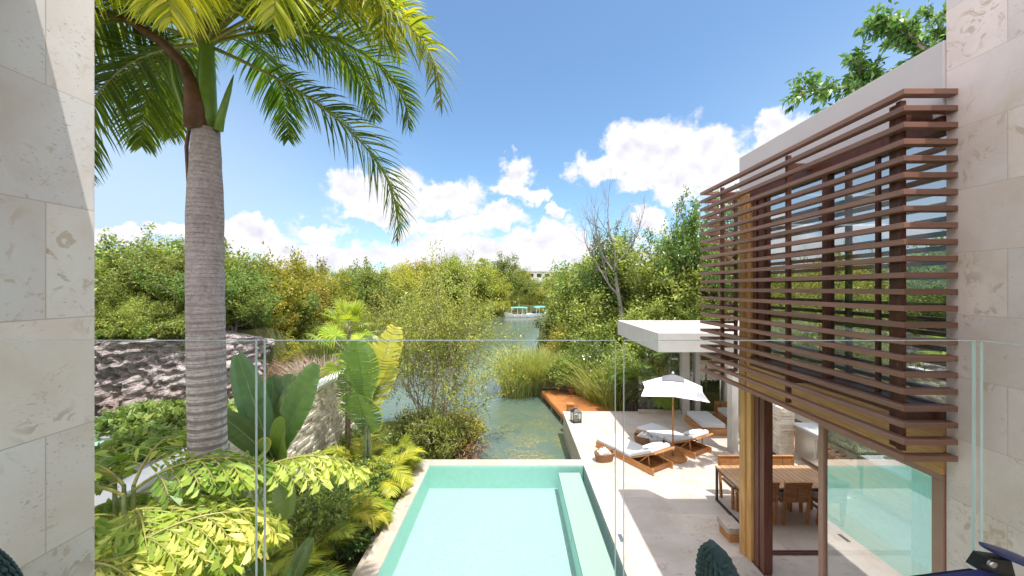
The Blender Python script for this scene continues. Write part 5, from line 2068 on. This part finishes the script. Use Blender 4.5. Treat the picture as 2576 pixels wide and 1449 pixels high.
fishtail('fishtail_palm', 'single long fishtail frond arching in front of the paddle leaves', (-3.15, 4.4, -.25), [
    (2.62, 20, 34, 1.35, 1.35, .0, .0, .7, 1)], 9)


# ---- paddle leaves (banana, bird of paradise)
def paddle_leaf(lf, rb, base, tip_dir, length, width, rng, stalk=.6, droop=.5, tear=0.0, t0=.1, t1=.5, up_hint=None, edge=0.0):
    d = Vector(tip_dir).normalized()
    q = Vector(base)
    pts = [q.copy()]
    m = 6
    for i in range(m):
        q = q + d * stalk / m
        pts.append(q.copy())
    rb.tube(pts, [.028 - .002 * i for i in range(m + 1)], 6, False)
    k = 22
    P, T = [q.copy()], []
    for i in range(k):
        d = (d + Vector((0, 0, -droop / k * (.4 + 1.4 * i / k)))).normalized()
        T.append(d.copy())
        q = q + d * length / k
        P.append(q.copy())
    T.append(T[-1])
    rb.tube(P, [.014 * (1 - .85 * i / k) for i in range(k + 1)], 5, False)
    uh = Vector(up_hint if up_hint else (0, -.4, 1))
    base_t = rng.uniform(t0, t1)
    for sgn in (-1, 1):
        i = 0
        while i < k:
            j = i + 1
            sweep = .12
            if tear > 0:
                drop = rng.uniform(-.15, tear)
            else:
                drop = 0

            def edge_pt(x, dr):
                f = x / k
                w = width * .5 * (math.sin(PI * min(1, f * .93 + .045)) ** .55)
                a = min(k, int(x))
                b_ = min(k, a + 1)
                c_ = P[a].lerp(P[b_], x - a)
                t = T[a]
                s = t.cross(uh).normalized() * sgn
                n_ = s.cross(t) * sgn
                mid = c_ + s * w * .55 + n_ * w * .16 + t * w * .10
                out = c_ + s * w * (1 - dr * .3) + n_ * (w * .10 - w * dr) + t * w * .28
                return c_, mid, out
            g = rng.choice([.72, .86, 1.0]) if tear > .1 else 1.0
            c0, m0, o0 = edge_pt(i, drop)
            c1, m1, o1 = edge_pt(i + g, drop)
            ti = base_t + rng.normal(0, .035)
            lf.quads(np.array([[tuple(c0), tuple(c1), tuple(m1), tuple(m0)]]), ti)
            lf.quads(np.array([[tuple(m0), tuple(m1), tuple(m1.lerp(o1, .8)), tuple(m0.lerp(o0, .8))]]), ti)
            lf.quads(np.array([[tuple(m0.lerp(o0, .8)), tuple(m1.lerp(o1, .8)), tuple(o1), tuple(o0)]]), ti + edge)
            i = j


def paddle_plant(name, label, loc, leaves, seed, mat='leaf_banana', stem_h=1.0, stems=3):
    rng = np.random.default_rng(seed)
    root = thing(name, label, 'banana plant' if 'banana' in name else 'plant', loc)
    sb = MB()
    for k in range(stems):
        a = k * 2.1
        sb.tube([(.09 * math.cos(a), .09 * math.sin(a), -.2), (.05 * math.cos(a), .05 * math.sin(a), stem_h * .6), (.02 * math.cos(a), .02 * math.sin(a), stem_h)], [.06, .045, .03], 10)
    sb.build('stems', 'stem_green', root, smooth=True)
    for (dx, dy, dz, ln_, w, st, dr_, tear, t0, t1, edge) in leaves:
        lf, rb = LF(), MB()
        paddle_leaf(lf, rb, (rng.normal(0, .03), rng.normal(0, .03), stem_h * rng.uniform(.8, 1)), (dx, dy, dz), ln_, w, rng, st, dr_, tear, t0, t1, (-dx * .3, -1.0, .45), edge)
        o = lf.build('leaf', mat, root)
        rb.build('midrib', 'stem_green', o)


paddle_plant('paddle_leaf_plant', 'clump of broad dark green upright paddle leaves in front of the garden wall', (-4.05, 6.4, -.25), [
    (-.40, .1, 1, 1.75, .50, .2, .1, 0, .0, .2, 0), (-.22, .3, 1, 1.5, .52, .2, .1, 0, .0, .25, 0), (-.05, .35, 1, 1.35, .5, .2, .1, 0, .05, .3, 0), (.16, .2, 1, 1.5, .46, .15, .12, .03, .15, .4, 0),
    (.34, .1, 1, 1.5, .54, .25, .2, .04, .3, .5, .1), (.42, -.5, .9, 1.15, .60, .1, .5, 0, .5, .65, .1), (.1, -.7, .6, .9, .58, .0, .9, 0, .5, .7, .25), (-.5, -.3, .9, 1.2, .4, .1, .4, 0, .1, .3, 0), (.6, -.6, -.5, .9, .5, .1, .5, 0, .3, .5, 0)], 3, stem_h=2.0, stems=3)
paddle_plant('banana_plant', 'tall banana plant with torn yellow-edged leaves before the lagoon', (-3.48, 9.0, -.25), [
    (.0, -.3, 1, 1.5, .95, .35, .2, .40, .5, .8, .3), (-.12, .3, 1, 1.6, .9, .6, .2, .35, .35, .6, .35), (.22, .2, 1, 1.5, .8, .6, .5, .5, .6, .95, .2), (.05, -.55, .85, 1.5, 1.0, -.25, .3, .25, .2, .4, .5),
    (.12, .5, 1, 1.6, .8, .4, .4, .5, .7, 1, .2), (-.2, -.1, 1, 1.2, .8, .2, .5, .4, .3, .7, .3)], 4, stem_h=1.95, stems=3)
paddle_plant('paddle_leaf_plant', 'low pale paddle-leaved plant at the bottom edge left of the pool', (-3.2, 5.15, -.25), [
    (.8, .1, .7, .8, .28, .3, .8, 0, .35, .6, 0), (-.6, .2, .9, .8, .26, .3, .5, 0, .2, .5, 0), (.1, .7, .9, .7, .26, .3, .5, 0, .3, .6, 0), (-.9, -.2, .6, .7, .26, .3, .8, 0, .3, .6, 0)], 5, stem_h=.35, stems=2)


# ---- fan palms
def fan_palm(label, loc, h, seed, nl=12, r=.5, group=None, lean=(0, 0), trunk=.05):
    rng = np.random.default_rng(seed)
    root = thing('fan_palm', label, 'palm', loc, 0, group)
    MB().tube([(0, 0, -.2), (lean[0] * .4, lean[1] * .4, h * .5), (lean[0], lean[1], h)], [trunk, trunk * .9, trunk * .8], 10).build('trunk', 'bark', root, smooth=True)
    lf, rb = LF(), MB()
    top = np.array([lean[0], lean[1], h])
    for i in range(nl):
        az = 2 * PI * (i + rng.random() * .6) / nl * 1.6
        el = R(rng.uniform(-35, 75))
        d = np.array([math.cos(el) * math.cos(az), math.cos(el) * math.sin(az), math.sin(el)])
        c = top + d * rng.uniform(.35, .6) * r / .5
        rb.tube([tuple(top), tuple(c)], [.01, .007], 4, False)
        s = np.cross(d, [0, 0, 1.0])
        s /= np.linalg.norm(s) + 1e-9
        u = np.cross(s, d)
        m = 26
        for j in range(m):
            a = (j / (m - 1) - .5) * R(250)
            rd = d * math.cos(a) + s * math.sin(a) + u * .12
            rd /= np.linalg.norm(rd)
            L_ = r * (1 - .18 * abs(a) / 2) * rng.uniform(.9, 1.05)
            q = [c, c + rd * L_ * .5, c + rd * L_ * .8 + np.array([0, 0, -.05 * r]), c + rd * L_ + np.array([0, 0, -.22 * r])]
            sd = np.cross(rd, u)
            sd /= np.linalg.norm(sd) + 1e-9
            lf.strip(np.array(q), np.repeat(sd[None], 4, 0), np.array([.012, .036, .024, .003]) * r / .5, rng.uniform(.2, .8))
    rb.build('leaf_stalks', 'stem_green', root)
    lf.build('fan_leaves', 'leaf_areca' if trunk > .03 else 'leaf_palm', root)


fan_palm('thin-trunked fan palm whose spiky crown stands left of the banana plant', (-4.35, 10.0, -.25), 3.85, 1, 16, .42)
fan_palm('lower fan palm drooping over the far end of the garden wall', (-4.75, 10.8, -.25), 3.0, 2, 12, .6)
fan_palm('small fan palm at the foot of the planting near the pool corner', (-2.95, 9.7, -.25), .5, 3, 10, .35)
fan_palm('distant fan palm with bare thin trunk on the skyline above the far shore', (W(1212, 0, 150).x, 150, 1.0), EYE + (724.5 - 668) / 958 * 150, 5, 16, 1.3, trunk=.28)
fan_palm('fan palm tuft in the bank shrubs beyond the pool corner', (-2.3, 11.4, -.3), .5, 6, 10, .35)


# ---- shrubs
def shrub(label, loc, h, rad, seed, mat='leaf_wood', per=7, leaf=(.09, .04), n=60, t0=.1, t1=.9, name='shrub', group=None, bark='bark', up=.12):
    t = Tree(seed)
    t.minr = .002
    for k in range(n):
        a = t.r.random() * 2 * PI
        r_ = rad * math.sqrt(t.r.random())
        b0 = Vector((math.cos(a) * r_ * .35, math.sin(a) * r_ * .35, 0))
        tp = Vector((math.cos(a) * r_, math.sin(a) * r_, h * t.r.uniform(.55, 1) * (1 - .45 * (r_ / rad) ** 2)))
        mid = b0.lerp(tp, .5) + Vector((0, 0, h * .12))
        t.mb.tube([b0, mid, tp], [.010, .007, .004], 4, False)
        t.an.append((b0.lerp(mid, .5), mid))
        t.an.append((mid, tp))
        for _ in range(3):
            q = mid.lerp(tp, t.r.random())
            e = q + (t.rv(.5) + Vector((0, 0, up))).normalized() * h * .18
            t.an.append((q, e))
    root = thing(name, label, 'shrub', loc, 0, group)
    t.mb.build('branches', bark, root)
    t.leaves(per, leaf[0], leaf[1], t0=t0, t1=t1, jit=.03).build('foliage', mat, root)
    return root


shrub('dense bushy shrub on the bank beyond the far left pool corner', (-2.25, 11.7, -.6), 1.7, 1.15, 201, 'leaf_wood', 8, (.12, .03), 150, .1, .9)
shrub('bushy shrub with dry orange tips hanging over the lagoon edge', (-1.75, 12.3, -.8), 1.6, .9, 202, 'leaf_yellow', 8, (.12, .035), 100, .1, 1)
shrub('brown dried growth on the water side of the bank shrubs', (-1.5, 11.9, -.85), 1.15, .8, 203, 'leaf_red', 6, (.12, .02), 70, 0, 1)
shrub('round green shrub on the bank in front of the sparse olive tree', (-3.1, 12.0, -.5), 1.5, .9, 204, 'leaf_wood', 8, (.11, .035), 100, .0, .7)
sh = [(-3.6, 6.9, 1.5, .6, 'leaf_fresh', 'leafy light green shrub in the middle of the pool-side bed'), (-3.4, 7.7, 1.3, .6, 'leaf_fresh', 'light green shrub standing between two areca palms'),
      (-3.75, 5.0, 1.2, .6, 'leaf_fresh', 'fresh green shrub with thin stems near the bottom of the bed'), (-3.25, 8.6, 1.2, .5, 'leaf_fresh', 'upright green shrub by the far part of the pool rim'),
      (-4.7, 7.2, .45, .5, 'leaf_wood', 'dark green shrub at the foot of the stone garden wall'), (-4.8, 8.8, .5, .5, 'leaf_wood', 'dark shrub at the foot of the wall behind the banana stems'),
      (-4.1, 8.6, .7, .5, 'leaf_fresh', 'mid green shrub around the thin fan palm trunk'), (-4.2, 10.8, 1.1, .7, 'leaf_wood', 'dark shrub at the far end of the garden wall'), (-3.0, 6.9, .6, .35, 'leaf_gloss', 'low glossy plant with paired leaves touching the pool rim'),
      (-4.2, 5.6, .8, .5, 'leaf_fresh', 'light green shrub under the paddle leaves')]
for i, (x, y, h, r_, m_, lab) in enumerate(sh):
    shrub(lab, (x, y, -.25), h, r_, 210 + i, m_, 7, (.085, .042), 46, .1, .95)
# shrubs by dock / right bank
for i, (px, Y, h, r_, m_, lab) in enumerate(((1470, 19.6, 3.0, 1.3, 'leaf_wood', 'dark leafy shrub overhanging the reeds behind the dock'), (1420, 18.9, 1.9, 1.0, 'leaf_wood', 'dark shrub behind the reeds at the far end of the dock'), (1500, 18.4, 2.6, 1.2, 'leaf_gloss', 'glossy green shrub behind the middle of the dock'), (1560, 16.6, 2.8, 1.0, 'leaf_fresh', 'bright leafy shrub right of the dock, left of the pavilion'),
                                             (1600, 15.6, 2.2, .9, 'leaf_wood', 'dark shrub against the pavilion glass'), (1420, 22.5, 3.4, 1.3, 'leaf_yellow', 'yellowish waterside shrub behind the reeds'), (1440, 30, 3.0, 1.3, 'leaf_yellow', 'olive waterside shrub overhanging the lagoon on the right shore'))):
    shrub(lab, (W(px, 0, Y).x, Y, -.5), h, r_, 240 + i, m_, 8, (.13, .05), 130, .1, .9)
for i, (px, Y, h, r_) in enumerate(((265, 17.0, 1.1, .9), (300, 16.9, .8, .7), (340, 17.0, 1.0, .8), (385, 17.3, .8, .8), (445, 17.5, .9, .8), (500, 18.2, 1.3, .9), (545, 19.6, 1.4, 1.0), (640, 22.5, 1.5, 1.2), (575, 20.6, 1.5, 1.1), (420, 17.8, 1.2, .9), (470, 17.6, 1.3, .9), (600, 21.5, 1.6, 1.2), (180, 17, 1, .9))):
    x = W(px, 0, Y).x
    shrub('low green shrub overhanging the top edge of the rock cliff', (x, Y - .25, 2.2 if px < 500 else gz(x, Y)), h, r_, 260 + i, 'leaf_fresh' if i % 2 else 'leaf_wood', 7, (.13, .06), 90, .1, .9, group='shrubs along the cliff edge')
for i, (px, Y, h, r_) in enumerate(((620, 19.4, 1.3, 1.0), (690, 21, 1.5, 1.1), (760, 24, 1.6, 1.2))):
    x = W(px, 0, Y).x
    shrub('dry reddish scrub on the left bank between the cliff and the garden wall', (x, Y, max(-.8, gz(x, Y))), h, r_, 270 + i, 'leaf_red', 7, (.15, .025), 80, .1, .9, group='dry scrub on the left bank')

# frangipani-like bush on the neighbouring terrace
fb_ = shrub('round-leaved garden bush with pink flowers beside the neighbouring pool', (-6.6, 7.7, 1.75), .5, .75, 281, 'leaf_fresh', 6, (.20, .07), 60, .2, .9, name='flowering_bush')
rng = np.random.default_rng(4)
lf = LF()
for k in range(5):
    a = rng.uniform(0, 2 * PI)
    r_ = rng.uniform(.2, .8)
    c = np.array([math.cos(a) * r_, math.sin(a) * r_, rng.uniform(.3, .5) * (1 - .25 * r_)])
    n = 6
    ang_ = np.arange(n) * 2 * PI / n
    d = np.stack([np.cos(ang_), np.sin(ang_), np.full(n, .5)], 1)
    lf.leaves(np.repeat(c[None], n, 0), d, .06, .045, rng, rng.uniform(0, 1, n))
lf.build('flowers', 'flower', fb_)
shrub('green bush in front of the neighbouring pool, left of the palm trunk', (-6.35, 6.5, 1.75), .4, .55, 282, 'leaf_fresh', 6, (.18, .07), 50, .2, .9, name='flowering_bush')
shrub('broad-leaved green bush on the raised terrace beyond the neighbouring pool', (-7.6, 7.75, 1.75), .42, .8, 284, 'leaf_fresh', 6, (.20, .07), 55, .2, .9, name='flowering_bush')
shrub('low green bush beside the neighbouring pool close to the left wall', (-6.3, 5.4, 1.75), .55, .6, 283, 'leaf_wood', 6, (.16, .06), 40, .2, .9, name='flowering_bush')


# ---- reeds, grasses
def reeds(name, label, outline, n, h, seed, mat='reed', w=.022, bend=.5, t0=.1, t1=1, z=None, cat='reeds'):
    rng = np.random.default_rng(seed)
    cx = np.array([p[0] for p in outline])
    cy = np.array([p[1] for p in outline])
    rr = np.array([p[2] for p in outline])
    idx = rng.integers(0, len(cx), n)
    a = rng.uniform(0, 2 * PI, n)
    r_ = rr[idx] * np.sqrt(rng.random(n))
    x = cx[idx] + r_ * np.cos(a)
    y = cy[idx] + r_ * np.sin(a)
    m = 5
    H = h * rng.uniform(.6, 1.1, n)
    dirn = np.stack([np.cos(a) * (r_ / rr[idx]) + rng.normal(0, .5, n), np.sin(a) * (r_ / rr[idx]) + rng.normal(0, .5, n)], 1)
    P = []
    base = np.stack([x, y, np.full(n, -1.0) if z is None else np.full(n, z)], 1)
    bn = bend * rng.uniform(.3, 1.3, n)
    for k in range(m + 1):
        f = k / m
        off = dirn * (bn * H * f ** 2.2 * .6)[:, None]
        P.append(base + np.concatenate([off, (H * (f - .18 * bn * f ** 3))[:, None]], 1))
    P = np.stack(P, 1)
    sd = rng.normal(0, 1, (n, 3))
    sd[:, 2] = 0
    sd = nrmz(sd)
    ww = w * np.array([.8, 1, .9, .7, .45, .05])
    tint = rng.uniform(t0, t1, n)
    lf = LF()
    for k in range(m):
        A = P[:, k] - sd * ww[k] / 2
        B = P[:, k] + sd * ww[k] / 2
        Cc = P[:, k + 1] + sd * ww[k + 1] / 2
        D = P[:, k + 1] - sd * ww[k + 1] / 2
        lf.quads(np.stack([A, B, Cc, D], 1), tint)
    o = lf.build(name, mat)
    tag(o, label, cat, None, 'stuff')
    return o


reeds('reed_bed', 'tall yellow-green reeds growing out of the lagoon beside the dock', [(.15, 19.6, .8), (.9, 20.2, 1.0), (1.5, 20.0, .8), (2.2, 20.2, 1.0), (3.0, 19.6, .9), (.5, 21.3, 1.2), (1.8, 21.5, 1.2), (3.6, 18.6, .8), (4.0, 17.4, .7), (4.4, 16.4, .6)], 5600, 2.6, 1, w=.035, bend=1.05, t0=.2)
reeds('reed_bed', 'dense band of tall reeds on the shore behind the moored boats', [(x, 90 + (x % 3), 2.2) for x in range(-6, 12, 2)], 4200, 4.2, 2, w=.12, bend=.4, t0=.2, t1=.8)
reeds('dry_reeds', 'tangle of pale dry reeds on the left bank above the garden wall', [(-10.6, 19.6, .7), (-10.0, 20.2, .8)], 1100, 2.2, 3, 'straw', .03, 1.1, 0, 1)
reeds('reed_bed', 'green reeds standing along the left bank of the lagoon', [(-12.5, 25, 1), (-13.5, 31, 1.4), (-15.5, 38, 1.6), (-17.5, 44, 1.6), (-20, 52, 2)], 3200, 2.6, 4, w=.06, bend=.5, t0=0, t1=.7)
rng = random.Random(8)
reeds('ground_cover', 'low strappy ground cover plants filling the bed between pool and garden wall', [(rng.uniform(-5.0, -2.95), rng.uniform(3.0, 12.0), .45) for _ in range(70)], 9000, .5, 5, 'leaf_fresh', .022, .9, .1, .9, z=-.3, cat='ground cover')
reeds('ground_cover', 'grassy tufts edging the bank beyond the pool', [(rng.uniform(-5.2, -1.7), rng.uniform(10.6, 13.2), .4) for _ in range(40)], 5200, .75, 6, 'leaf_wood', .022, .9, .1, .9, z=-.6, cat='ground cover')
